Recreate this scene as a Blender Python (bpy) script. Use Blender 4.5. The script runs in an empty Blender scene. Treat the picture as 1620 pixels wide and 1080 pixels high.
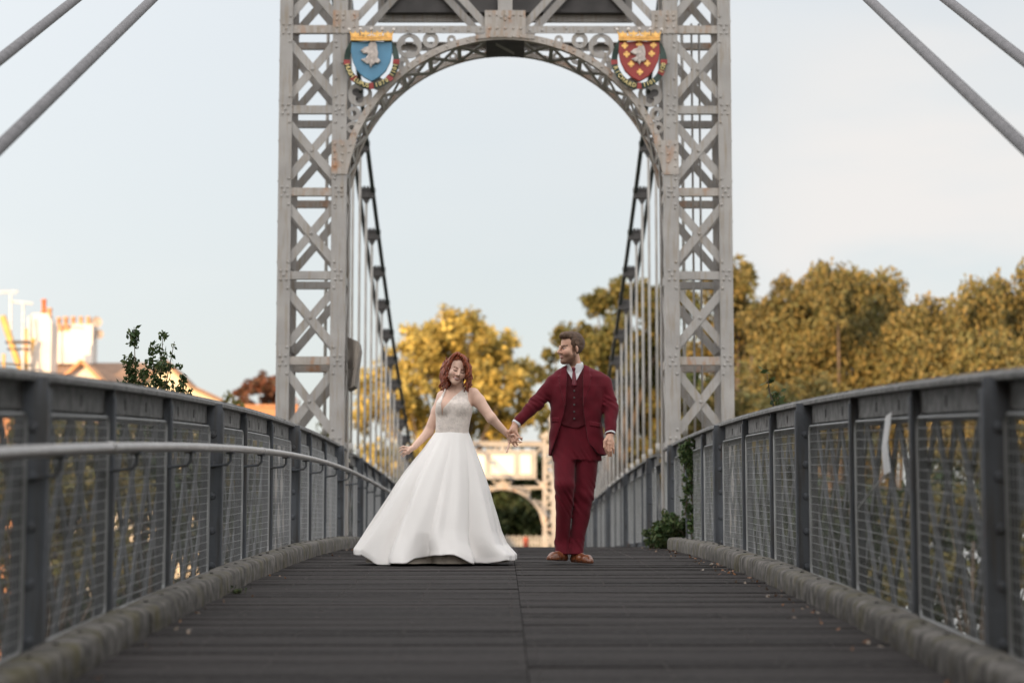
import bpy, math, random
import numpy as np
from mathutils import Vector, Matrix
random.seed(7); rng = np.random.default_rng(7)
R = math.radians
scene = bpy.context.scene
COL = scene.collection

# ------------------------------------------------------------------ camera
F = 3825.0                                  # focal length in pixels of the 1620 px wide photograph (85 mm)
PITCH = math.atan(465 / F); YAW = math.atan(16.3 / F)
CAM = Vector((-0.04, 0, 0))
cd = bpy.data.cameras.new('camera'); cam = bpy.data.objects.new('camera', cd); COL.objects.link(cam)
cam.location = CAM; cam.rotation_euler = (math.pi / 2 + PITCH, 0, -YAW)
cd.sensor_width = 36; cd.lens = F * 36 / 1620; cd.clip_start = 0.1; cd.clip_end = 4000
cd.dof.use_dof = True; cd.dof.focus_distance = 18.9; cd.dof.aperture_fstop = 2.0
scene.camera = cam
MR = cam.rotation_euler.to_matrix()

def at(px, py, Y):
    """world point on the vertical plane at depth Y"""
    d = MR @ Vector(((px - 810) / F, -(py - 540) / F, -1)); return CAM + d * ((Y - CAM.y) / d.y)
def onX(px, py, X):
    d = MR @ Vector(((px - 810) / F, -(py - 540) / F, -1)); return CAM + d * ((X - CAM.x) / d.x)

# ------------------------------------------------------------------ world, sun
SUN_EL, SUN_AZ = 9.5, 205.0
w = bpy.data.worlds.new('World'); scene.world = w; w.use_nodes = True
nt = w.node_tree; nt.nodes.clear()
N = nt.nodes.new; L = nt.links.new
wo = N('ShaderNodeOutputWorld'); bg = N('ShaderNodeBackground'); sky = N('ShaderNodeTexSky')
sky.sky_type = 'NISHITA'; sky.sun_disc = False; sky.sun_elevation = R(SUN_EL); sky.sun_rotation = R(SUN_AZ)
sky.air_density = 1.0; sky.dust_density = 2.2; sky.ozone_density = 1.6; sky.altitude = 30
tc = N('ShaderNodeTexCoord'); mp = N('ShaderNodeMapping'); mp.inputs['Scale'].default_value = (0.8, 0.8, 2.6)
mp.inputs['Location'].default_value = (0.35, 0.2, 0.1)
n1 = N('ShaderNodeTexNoise'); n1.inputs['Scale'].default_value = 3.0; n1.inputs['Detail'].default_value = 6; n1.inputs['Roughness'].default_value = 0.42
cr = N('ShaderNodeValToRGB'); cr.color_ramp.elements[0].position = 0.44; cr.color_ramp.elements[1].position = 0.72
cr.color_ramp.elements[0].color = (0.70, 0.70, 0.70, 1); cr.color_ramp.elements[1].color = (0.94, 0.94, 0.94, 1)
mx = N('ShaderNodeMix'); mx.data_type = 'RGBA'
# thin cloud veil, brighter towards the low sun behind the viewer
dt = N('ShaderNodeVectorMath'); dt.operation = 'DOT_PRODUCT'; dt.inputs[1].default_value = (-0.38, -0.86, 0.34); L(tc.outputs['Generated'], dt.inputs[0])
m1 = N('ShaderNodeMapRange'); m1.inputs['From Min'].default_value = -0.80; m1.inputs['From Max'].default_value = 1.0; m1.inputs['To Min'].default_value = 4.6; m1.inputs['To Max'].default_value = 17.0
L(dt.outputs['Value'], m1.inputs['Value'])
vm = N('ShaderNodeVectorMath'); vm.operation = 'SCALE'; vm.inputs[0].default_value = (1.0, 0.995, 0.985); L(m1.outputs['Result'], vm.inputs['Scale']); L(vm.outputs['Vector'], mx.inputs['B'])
L(tc.outputs['Generated'], mp.inputs['Vector']); L(mp.outputs['Vector'], n1.inputs['Vector']); L(n1.outputs['Fac'], cr.inputs['Fac'])
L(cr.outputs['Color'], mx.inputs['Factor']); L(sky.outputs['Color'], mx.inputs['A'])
d2 = N('ShaderNodeVectorMath'); d2.operation = 'DOT_PRODUCT'; d2.inputs[1].default_value = Vector((0.185, 0.96, 0.155)).normalized(); L(tc.outputs['Generated'], d2.inputs[0])
m2 = N('ShaderNodeMapRange'); m2.interpolation_type = 'SMOOTHSTEP'; m2.inputs['From Min'].default_value = 0.9930; m2.inputs['From Max'].default_value = 0.9990; L(d2.outputs['Value'], m2.inputs['Value'])
n2 = N('ShaderNodeTexNoise'); n2.inputs['Scale'].default_value = 5.0; n2.inputs['Detail'].default_value = 7; p2 = N('ShaderNodeMapping'); p2.inputs['Scale'].default_value = (1, 1, 4); L(tc.outputs['Generated'], p2.inputs['Vector']); L(p2.outputs['Vector'], n2.inputs['Vector'])
m3 = N('ShaderNodeMapRange'); m3.interpolation_type = 'SMOOTHSTEP'; m3.inputs['From Min'].default_value = 0.40; m3.inputs['From Max'].default_value = 0.62; L(n2.outputs['Fac'], m3.inputs['Value'])
mm = N('ShaderNodeMath'); mm.operation = 'MULTIPLY'; L(m2.outputs['Result'], mm.inputs[0]); L(m3.outputs['Result'], mm.inputs[1])
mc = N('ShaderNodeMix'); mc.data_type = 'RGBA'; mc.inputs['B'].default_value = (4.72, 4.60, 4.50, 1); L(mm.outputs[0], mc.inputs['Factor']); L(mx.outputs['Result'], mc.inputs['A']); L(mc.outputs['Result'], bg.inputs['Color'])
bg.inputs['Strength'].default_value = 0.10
L(bg.outputs['Background'], wo.inputs['Surface'])
sl = bpy.data.lights.new('sun', 'SUN'); sun = bpy.data.objects.new('sun', sl); COL.objects.link(sun)
sl.energy = 4.3; sl.angle = R(0.5); sl.color = (1.0, 0.66, 0.34)
sdir = Vector((math.sin(R(SUN_AZ)) * math.cos(R(SUN_EL)), math.cos(R(SUN_AZ)) * math.cos(R(SUN_EL)), math.sin(R(SUN_EL))))
sun.rotation_euler = sdir.to_track_quat('Z', 'Y').to_euler(); sun.location = (-40, -90, 60)
vs = scene.view_settings; vs.view_transform = 'Standard'; vs.look = 'None'; vs.gamma = 1; vs.use_curve_mapping = False; vs.exposure = 0.90
scene.render.engine = 'CYCLES'; scene.render.resolution_x = 1024; scene.render.resolution_y = 682

# ------------------------------------------------------------------ materials
MATS = {}
def mat(name, col, rough=0.7, metal=0.0, var=0.25, scale=6.0, stretch=(1, 1, 1), bump=0.0, bscale=40.0, rust=0.0, rcol=(0.20, 0.075, 0.025),
        rscale=2.5, sheen=0.0, transl=0.0, vcol=False, island=0.0, spec=0.5, moss=0.0, coat=0.0, grime=None, hueshift=None):
    if name in MATS: return MATS[name]
    m = bpy.data.materials.new(name); m.use_nodes = True; t = m.node_tree; t.nodes.clear()
    n = t.nodes.new; l = t.links.new
    out = n('ShaderNodeOutputMaterial'); b = n('ShaderNodeBsdfPrincipled')
    b.inputs['Roughness'].default_value = rough; b.inputs['Metallic'].default_value = metal
    b.inputs['Specular IOR Level'].default_value = spec
    if sheen: b.inputs['Sheen Weight'].default_value = sheen
    if coat: b.inputs['Coat Weight'].default_value = coat; b.inputs['Coat Roughness'].default_value = 0.15
    tcn = n('ShaderNodeTexCoord'); mpn = n('ShaderNodeMapping'); mpn.inputs['Scale'].default_value = stretch
    l(tcn.outputs['Object'], mpn.inputs['Vector'])
    nz = n('ShaderNodeTexNoise'); nz.inputs['Scale'].default_value = scale; nz.inputs['Detail'].default_value = 6
    l(mpn.outputs['Vector'], nz.inputs['Vector'])
    def mixc(fac, a, bb, blend='MIX'):
        x = n('ShaderNodeMix'); x.data_type = 'RGBA'; x.blend_type = blend
        for s, v in (('Factor', fac), ('A', a), ('B', bb)):
            if hasattr(v, 'links') or hasattr(v, 'is_linked'): l(v, x.inputs[s])
            elif s == 'Factor': x.inputs[s].default_value = v
            else: x.inputs[s].default_value = (*v, 1) if len(v) == 3 else v
        return x.outputs['Result']
    def ramp(src, p0, p1):
        r_ = n('ShaderNodeMapRange'); r_.inputs['From Min'].default_value = p0; r_.inputs['From Max'].default_value = p1
        l(src, r_.inputs['Value']); return r_.outputs['Result']
    if vcol:
        vc = n('ShaderNodeVertexColor'); vc.layer_name = 'Col'; base = vc.outputs['Color']
    else: base = None
    lo = tuple(c * (1 - var) for c in col); hi = tuple(min(1, c * (1 + var)) for c in col)
    f = ramp(nz.outputs['Fac'], 0.3, 0.7)
    if base is None: c = mixc(f, lo, hi)
    else:
        c = mixc(f, (1 - var,) * 3, (1 + var,) * 3); c = mixc(1.0, base, c, 'MULTIPLY')
    if island:
        g = n('ShaderNodeNewGeometry'); r2 = n('ShaderNodeMapRange'); r2.inputs['To Min'].default_value = 1 - island; r2.inputs['To Max'].default_value = 1 + island
        l(g.outputs['Random Per Island'], r2.inputs['Value'])
        cb = n('ShaderNodeCombineColor'); 
        for k in range(3): l(r2.outputs['Result'], cb.inputs[k])
        c = mixc(1.0, c, cb.outputs['Color'], 'MULTIPLY')
        if hueshift:
            nh = n('ShaderNodeMath'); nh.operation = 'FRACT'; mh = n('ShaderNodeMath'); mh.operation = 'MULTIPLY'; mh.inputs[1].default_value = 7.31
            l(g.outputs['Random Per Island'], mh.inputs[0]); l(mh.outputs[0], nh.inputs[0])
            hs = ramp(nh.outputs[0], 0.35, 1.0)
            c = mixc(hs, c, hueshift)
    if grime:
        ng = n('ShaderNodeTexNoise'); ng.inputs['Scale'].default_value = 3.0; ng.inputs['Detail'].default_value = 8
        mg = n('ShaderNodeMapping'); mg.inputs['Scale'].default_value = (9, 9, 0.8); l(tcn.outputs['Object'], mg.inputs['Vector']); l(mg.outputs['Vector'], ng.inputs['Vector'])
        c = mixc(ramp(ng.outputs['Fac'], 0.50, 0.78), c, grime)
    if rust:
        nr = n('ShaderNodeTexNoise'); nr.inputs['Scale'].default_value = rscale; nr.inputs['Detail'].default_value = 9; nr.inputs['Roughness'].default_value = 0.65
        mr = n('ShaderNodeMapping'); mr.inputs['Scale'].default_value = (2.2, 2.2, 0.9); l(tcn.outputs['Object'], mr.inputs['Vector']); l(mr.outputs['Vector'], nr.inputs['Vector'])
        c = mixc(ramp(nr.outputs['Fac'], 0.72 - rust * 0.22, 0.84 - rust * 0.15), c, rcol)
    if moss:
        nm = n('ShaderNodeTexNoise'); nm.inputs['Scale'].default_value = 3.1; nm.inputs['Detail'].default_value = 10; nm.inputs['Roughness'].default_value = 0.7
        l(tcn.outputs['Object'], nm.inputs['Vector'])
        c = mixc(ramp(nm.outputs['Fac'], 0.62 - moss * 0.2, 0.75 - moss * 0.1), c, (0.10, 0.085, 0.035))
    l(c, b.inputs['Base Color'])
    if bump:
        nb = n('ShaderNodeTexNoise'); nb.inputs['Scale'].default_value = bscale; nb.inputs['Detail'].default_value = 5
        l(mpn.outputs['Vector'], nb.inputs['Vector'])
        bp = n('ShaderNodeBump'); bp.inputs['Strength'].default_value = bump; bp.inputs['Distance'].default_value = 0.01
        l(nb.outputs['Fac'], bp.inputs['Height']); l(bp.outputs['Normal'], b.inputs['Normal'])
    if transl:
        tr = n('ShaderNodeBsdfTranslucent'); l(c, tr.inputs['Color']); ms = n('ShaderNodeMixShader'); ms.inputs[0].default_value = transl
        l(b.outputs[0], ms.inputs[1]); l(tr.outputs[0], ms.inputs[2]); l(ms.outputs[0], out.inputs['Surface'])
    else: l(b.outputs[0], out.inputs['Surface'])
    MATS[name] = m; return m

STEEL = mat('weathered grey paint', (0.312, 0.293, 0.281), 0.55, var=0.14, scale=3, rust=0.30, rscale=3.0, bump=0.25, bscale=30, grime=(0.24, 0.19, 0.14))
STEELR = mat('rust streaked grey paint', (0.345, 0.31, 0.285), 0.6, var=0.15, scale=4, rust=0.92, rscale=3.4, rcol=(0.34, 0.16, 0.07), bump=0.35, bscale=30, grime=(0.24, 0.19, 0.14))
RAILP = mat('blue grey rail paint', (0.090, 0.097, 0.110), 0.55, spec=0.3, var=0.15, scale=4, rust=0.42, rscale=2.2, rcol=(0.11, 0.065, 0.04), bump=0.25, bscale=35, grime=(0.075, 0.065, 0.055))
LATT = mat('grey lattice paint', (0.15, 0.155, 0.165), 0.6, spec=0.3, var=0.2, scale=4, rust=0.35, rcol=(0.11, 0.065, 0.04), grime=(0.08, 0.07, 0.06))
RAILT = mat('chipped top rail paint', (0.17, 0.165, 0.16), 0.7, spec=0.3, var=0.45, scale=14, rust=0.35, rcol=(0.13, 0.10, 0.08), bump=0.7, bscale=60)
WIRE = mat('galvanised wire', (0.30, 0.30, 0.30), 0.5, var=0.12, metal=0.3)
DARK = mat('dark panel paint', (0.055, 0.05, 0.05), 0.6, var=0.3, scale=5)
BLACKC = mat('dark green cable paint', (0.030, 0.042, 0.040), 0.5, var=0.25)
CABLE = mat('grey wire rope', (0.145, 0.135, 0.14), 0.55, var=0.3, scale=20, bump=0.4, bscale=60)
TUBE = mat('bare steel tube', (0.46, 0.44, 0.43), 0.38, metal=0.75, var=0.12, scale=8)
CREAM = mat('cream sign paint', (0.72, 0.66, 0.54), 0.6, var=0.05)
ROD = mat('hanger rod paint', (0.30, 0.28, 0.26), 0.55, var=0.2, scale=8, stretch=(1, 1, 0.3), rust=0.3)

# ------------------------------------------------------------------ mesh helpers
def mesh_np(name, V, Fc):
    me = bpy.data.meshes.new(name); V = np.asarray(V, np.float32); Fc = np.asarray(Fc, np.int32); k = Fc.shape[1]
    me.vertices.add(len(V)); me.vertices.foreach_set('co', V.ravel())
    me.loops.add(Fc.size); me.loops.foreach_set('vertex_index', Fc.ravel())
    me.polygons.add(len(Fc)); me.polygons.foreach_set('loop_start', np.arange(0, Fc.size, k, dtype=np.int32))
    me.polygons.foreach_set('loop_total', np.full(len(Fc), k, np.int32)); me.update(calc_edges=True); me.validate(); return me

class MB:
    def __init__(s): s.v = []; s.f = []; s.m = []
    def add(s, V, Fs, mi=0):
        o = len(s.v); s.v += [tuple(p) for p in V]; s.f += [tuple(i + o for i in q) for q in Fs]; s.m += [mi] * len(Fs); return s
    def frame(s, c, ux, uy, uz, sx, sy, sz, mi=0):
        c = Vector(c); V = []
        for k in (-1, 1):
            for a, b in ((-1, -1), (1, -1), (1, 1), (-1, 1)): V.append(c + ux * (a * sx / 2) + uy * (b * sy / 2) + uz * (k * sz / 2))
        return s.add(V, [(3, 2, 1, 0), (4, 5, 6, 7), (0, 1, 5, 4), (1, 2, 6, 5), (2, 3, 7, 6), (3, 0, 4, 7)], mi)
    def box(s, x0, x1, y0, y1, z0, z1, mi=0):
        return s.frame(((x0 + x1) / 2, (y0 + y1) / 2, (z0 + z1) / 2), Vector((1, 0, 0)), Vector((0, 1, 0)), Vector((0, 0, 1)), abs(x1 - x0), abs(y1 - y0), abs(z1 - z0), mi)
    def bar(s, p, q, w, t, n, mi=0):
        p = Vector(p); q = Vector(q); d = (q - p); ln = d.length; d.normalize(); n = Vector(n); n = (n - d * n.dot(d)).normalized(); u = n.cross(d)
        return s.frame((p + q) / 2, u, n, d, w, t, ln, mi)
    def tube(s, pts, r, seg=8, mi=0, cap=True):
        pts = [Vector(p) for p in pts]; rs = r if isinstance(r, (list, tuple)) else [r] * len(pts); V = []; Fs = []
        up = Vector((0.0123, 0.031, 1)).normalized(); pn = None
        for i, p in enumerate(pts):
            d = (pts[min(i + 1, len(pts) - 1)] - pts[max(i - 1, 0)]).normalized()
            if pn is None:
                a = up if abs(d.dot(up)) < 0.95 else Vector((1, 0, 0)); pn = (a - d * a.dot(d)).normalized()
            else: pn = (pn - d * pn.dot(d)).normalized()
            b = d.cross(pn)
            for k in range(seg):
                a = 2 * math.pi * k / seg; V.append(p + (pn * math.cos(a) + b * math.sin(a)) * rs[i])
        for i in range(len(pts) - 1):
            for k in range(seg): Fs.append((i * seg + k, i * seg + (k + 1) % seg, (i + 1) * seg + (k + 1) % seg, (i + 1) * seg + k))
        if cap: Fs.append(tuple(range(seg - 1, -1, -1))); Fs.append(tuple((len(pts) - 1) * seg + k for k in range(seg)))
        return s.add(V, Fs, mi)
    def dome(s, c, n, r, seg=7, mi=0):
        c = Vector(c); n = Vector(n).normalized(); a = n.orthogonal().normalized(); b = n.cross(a); V = []; Fs = []
        for (rr, h) in ((1.0, -0.1), (0.8, 0.45)):
            for k in range(seg):
                t = 2 * math.pi * k / seg; V.append(c + (a * math.cos(t) + b * math.sin(t)) * r * rr + n * (r * h))
        V.append(c + n * (r * 0.68))
        for k in range(seg):
            Fs.append((k, (k + 1) % seg, seg + (k + 1) % seg, seg + k)); Fs.append((seg + k, seg + (k + 1) % seg, 2 * seg))
        return s.add(V, Fs, mi)
    def lathe(s, prof, c=(0, 0, 0), seg=16, mi=0):
        V = []; Fs = []; c = Vector(c)
        for r, z in prof:
            for k in range(seg):
                a = 2 * math.pi * k / seg; V.append(c + Vector((r * math.cos(a), r * math.sin(a), z)))
        for i in range(len(prof) - 1):
            for k in range(seg): Fs.append((i * seg + k, i * seg + (k + 1) % seg, (i + 1) * seg + (k + 1) % seg, (i + 1) * seg + k))
        Fs.append(tuple(range(seg - 1, -1, -1))); Fs.append(tuple((len(prof) - 1) * seg + k for k in range(seg)))
        return s.add(V, Fs, mi)
    def build(s, name, mats, parent=None, smooth=False):
        me = bpy.data.meshes.new(name); me.from_pydata(s.v, [], s.f)
        for m in (mats if isinstance(mats, (list, tuple)) else [mats]): me.materials.append(m)
        if any(s.m): me.polygons.foreach_set('material_index', s.m)
        if smooth: me.polygons.foreach_set('use_smooth', [True] * len(me.polygons))
        me.update(); o = bpy.data.objects.new(name, me); COL.objects.link(o); o.parent = parent; return o

def tag(o, label=None, cat=None, group=None, kind=None):
    if label: o['label'] = label
    if cat: o['category'] = cat
    if group: o['group'] = group
    if kind: o['kind'] = kind
    return o
def empty(name, loc=(0, 0, 0), rz=0):
    o = bpy.data.objects.new(name, None); COL.objects.link(o); o.location = loc; o.rotation_euler = (0, 0, rz); o.empty_display_size = 0.2; return o
def copy_tree(o, parent=None):
    c = o.copy(); COL.objects.link(c); c.parent = parent
    for ch in list(o.children): copy_tree(ch, c)
    return c

def curve_vf(polys, t, bevel=0.0):
    """flat plate with holes (even-odd) given in (x, z), thickness t along y"""
    cu = bpy.data.curves.new('tmp', 'CURVE'); cu.dimensions = '2D'; cu.fill_mode = 'BOTH'; cu.extrude = t / 2; cu.bevel_depth = bevel; cu.bevel_resolution = 1
    for p in polys:
        sp = cu.splines.new('POLY'); sp.points.add(len(p) - 1); sp.use_cyclic_u = True
        for i, q in enumerate(p): sp.points[i].co = (q[0], q[1], 0, 1)
    o = bpy.data.objects.new('tmp', cu); me = bpy.data.meshes.new_from_object(o)
    V = [(v.co.x, -v.co.z, v.co.y) for v in me.vertices]; Fs = [tuple(p.vertices) for p in me.polygons]
    bpy.data.objects.remove(o); bpy.data.curves.remove(cu); bpy.data.meshes.remove(me); return V, Fs
def text_vf(s, size, t):
    cu = bpy.data.curves.new('tmp', 'FONT'); cu.body = s; cu.size = size; cu.extrude = t / 2; cu.align_x = 'CENTER'; cu.align_y = 'CENTER'; cu.resolution_u = 2; cu.offset = size * 0.02
    o = bpy.data.objects.new('tmp', cu); me = bpy.data.meshes.new_from_object(o)
    V = [(v.co.x, -v.co.z, v.co.y) for v in me.vertices]; Fs = [tuple(p.vertices) for p in me.polygons]
    bpy.data.objects.remove(o); bpy.data.curves.remove(cu); bpy.data.meshes.remove(me); return V, Fs
def circ(cx, cz, r, n=28, a0=0.0, a1=2 * math.pi):
    return [(cx + r * math.cos(a0 + (a1 - a0) * k / n), cz + r * math.sin(a0 + (a1 - a0) * k / n)) for k in range(n)]

# ------------------------------------------------------------------ deck profile
TY = 29.0; FY = 116.0; SPAN = FY - TY
def zd(Y):
    if Y < 0: return zd(0) + Y * 0.108
    if Y < TY: return 1.05 - 0.0366 * (TY - Y) - 0.00124 * (TY - Y) ** 2
    if Y > FY: return 1.05 - 0.0366 * (Y - FY)
    return 1.05 + 0.0366 * (Y - TY) - 0.0366 / SPAN * (Y - TY) ** 2

# ================================================================== SETTING
GRASS = mat('meadow grass', (0.06, 0.07, 0.02), 0.9, var=0.5, scale=0.4)
def sheet(name, x0, x1, y0, y1, z, m):
    b = MB(); b.add([(x0, y0, z), (x1, y0, z), (x1, y1, z), (x0, y1, z)], [(0, 1, 2, 3)]); return tag(b.build(name, m), kind='structure')
sheet('ground', -1500, 1500, -600, 2500, -7.0, GRASS)
WATER = mat('river water', (0.03, 0.035, 0.03), 0.08, var=0.2, scale=1.0, bump=0.4, bscale=2.0)
sheet('river', -900, 900, 36, 104, -6.9, WATER)

# deck of cross planks, split at the centre joint
PL = mat('dark timber deck planks', (0.037, 0.0325, 0.0315), 0.85, spec=0.15, var=0.25, scale=5, stretch=(0.6, 9, 9), bump=0.7, bscale=22, island=0.30, grime=(0.062, 0.056, 0.053))
NAIL = mat('worn screw heads', (0.13, 0.115, 0.11), 0.5, metal=0.4)
DUSTY = mat('dusty worn line', (0.12, 0.105, 0.10), 0.8, var=0.4, scale=20)
db = MB(); Y = -8.0
while Y < FY + 6:
    wd = 0.19; 
    for x0, x1 in ((-1.72, 0.060), (0.0635, 1.72)):
        dz = random.uniform(-0.003, 0.003); tw = random.uniform(-0.0022, 0.0022); y0, y1 = Y + random.uniform(0.0015, 0.004), Y + wd - random.uniform(0.0015, 0.0045)
        za, zb = zd(y0) + dz, zd(y1) + dz
        ya = random.uniform(-.002, .002)
        V = [(x0, y0, za - .05), (x1, y0 + ya, za - .05), (x1, y1 + ya, zb - .05), (x0, y1, zb - .05), (x0, y0, za + tw), (x1, y0 + ya, za - tw), (x1, y1 + ya, zb - tw), (x0, y1, zb + tw)]
        db.add(V, [(3, 2, 1, 0), (4, 5, 6, 7), (0, 1, 5, 4), (1, 2, 6, 5), (2, 3, 7, 6), (3, 0, 4, 7)])
    if 5 < Y < 30:
        for X in (-1.35, -0.98, -0.49, 0.012, 0.105, 0.61, 1.07, 1.4):
            for dy in (0.05, 0.14):
                if random.random() < 0.42:
                    a = Y + dy; h = 0.006 if random.random() < .6 else 0.01
                    db.frame((X + random.uniform(-.008, .008), a, zd(a) + 0.0032), Vector((1, 0, 0)), Vector((0, 1, 0)), Vector((0, 0, 1)), h, h * 1.6, 0.003, 1)
    Y += wd
deck = tag(db.build('bridge_deck', [PL, NAIL]), kind='structure')
# steel edge beams and joists under the planks
ub = MB()
Ys = [(-8 + 2 * i) for i in range(63)]
for s in (-1, 1):
    for a, b in zip(Ys[:-1], Ys[1:]):
        ub.bar((s * 1.72, a, zd(a) - 0.22), (s * 1.72, b, zd(b) - 0.22), 0.1, 0.28, (0, 0, 1))
        ub.bar((s * 0.6, a, zd(a) - 0.22), (s * 0.6, b, zd(b) - 0.22), 0.08, 0.28, (0, 0, 1))
for a in Ys: ub.box(-2.2, 2.2, a - 0.05, a + 0.05, zd(a) - 0.45, zd(a) - 0.37)
tag(ub.build('deck_girders', DARK), kind='structure')

# kerbs: rough cast segments with joints and bolt plugs
KERB = mat('mossy cast kerb', (0.13, 0.12, 0.11), 0.9, spec=0.2, var=0.6, scale=11, bump=1.0, bscale=14, moss=0.6, grime=(0.04, 0.034, 0.028))
PLUG = mat('dark kerb bolt plug', (0.03, 0.028, 0.026), 0.8)
def kerb(s):
    b = MB(); segs = []
    Y0 = 1.2 if s < 0 else 0.6
    ends = [Y0 + 3.35 * i for i in range(9)]
    prof = [(1.652, -0.02), (1.650, 0.04), (1.654, 0.098), (1.666, 0.116), (1.69, 0.124), (1.74, 0.127), (1.80, 0.122), (1.83, 0.10), (1.835, -0.02)]
    for a, e in zip(ends[:-1], ends[1:]):
        e = min(e, 26.8 if s < 0 else 24.7)
        if a > e - 0.4: continue
        n = 60; rows = []; ph = random.uniform(0, 9); 
        for i in range(n + 1):
            t = i / n; y = a + 0.012 + (e - a - 0.024) * t; inw = 0.0
            if y > 24.5: inw = 0.06 * ((y - 24.5) / 2.1) ** 1.5
            sh = 0.012 if i in (0, n) else 0
            for (X, h) in prof:
                j = 0.004 * math.sin(y * 1.9 + ph + X * 5) + random.uniform(-0.0016, 0.0016) * (0.095 < h < 0.13)
                rows.append((s * (X + j - inw + (sh if X < 1.76 else -sh)), y, zd(y) + h + j * 0.6 - sh * (h > 0)))
        m = len(prof); Fs = []
        for i in range(n):
            for k in range(m - 1):
                q = (i * m + k, i * m + k + 1, (i + 1) * m + k + 1, (i + 1) * m + k); Fs.append(q if s < 0 else q[::-1])
        Fs.append(tuple(range(m))); Fs.append(tuple(n * m + k for k in range(m)))
        b.add(rows, Fs)
        y = a + 0.3
        while y < e:
            b.tube([(s * 1.73, y, zd(y) + 0.10), (s * 1.73, y, zd(y) + 0.1315)], 0.012, 7, 1); y += 0.52
    return tag(b.build('kerb', [KERB, PLUG], smooth=False), kind='structure')
for s in (-1, 1):
    k = kerb(s); k.data.polygons.foreach_set('use_smooth', [m == 0 for m in [p.material_index for p in k.data.polygons]])

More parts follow.
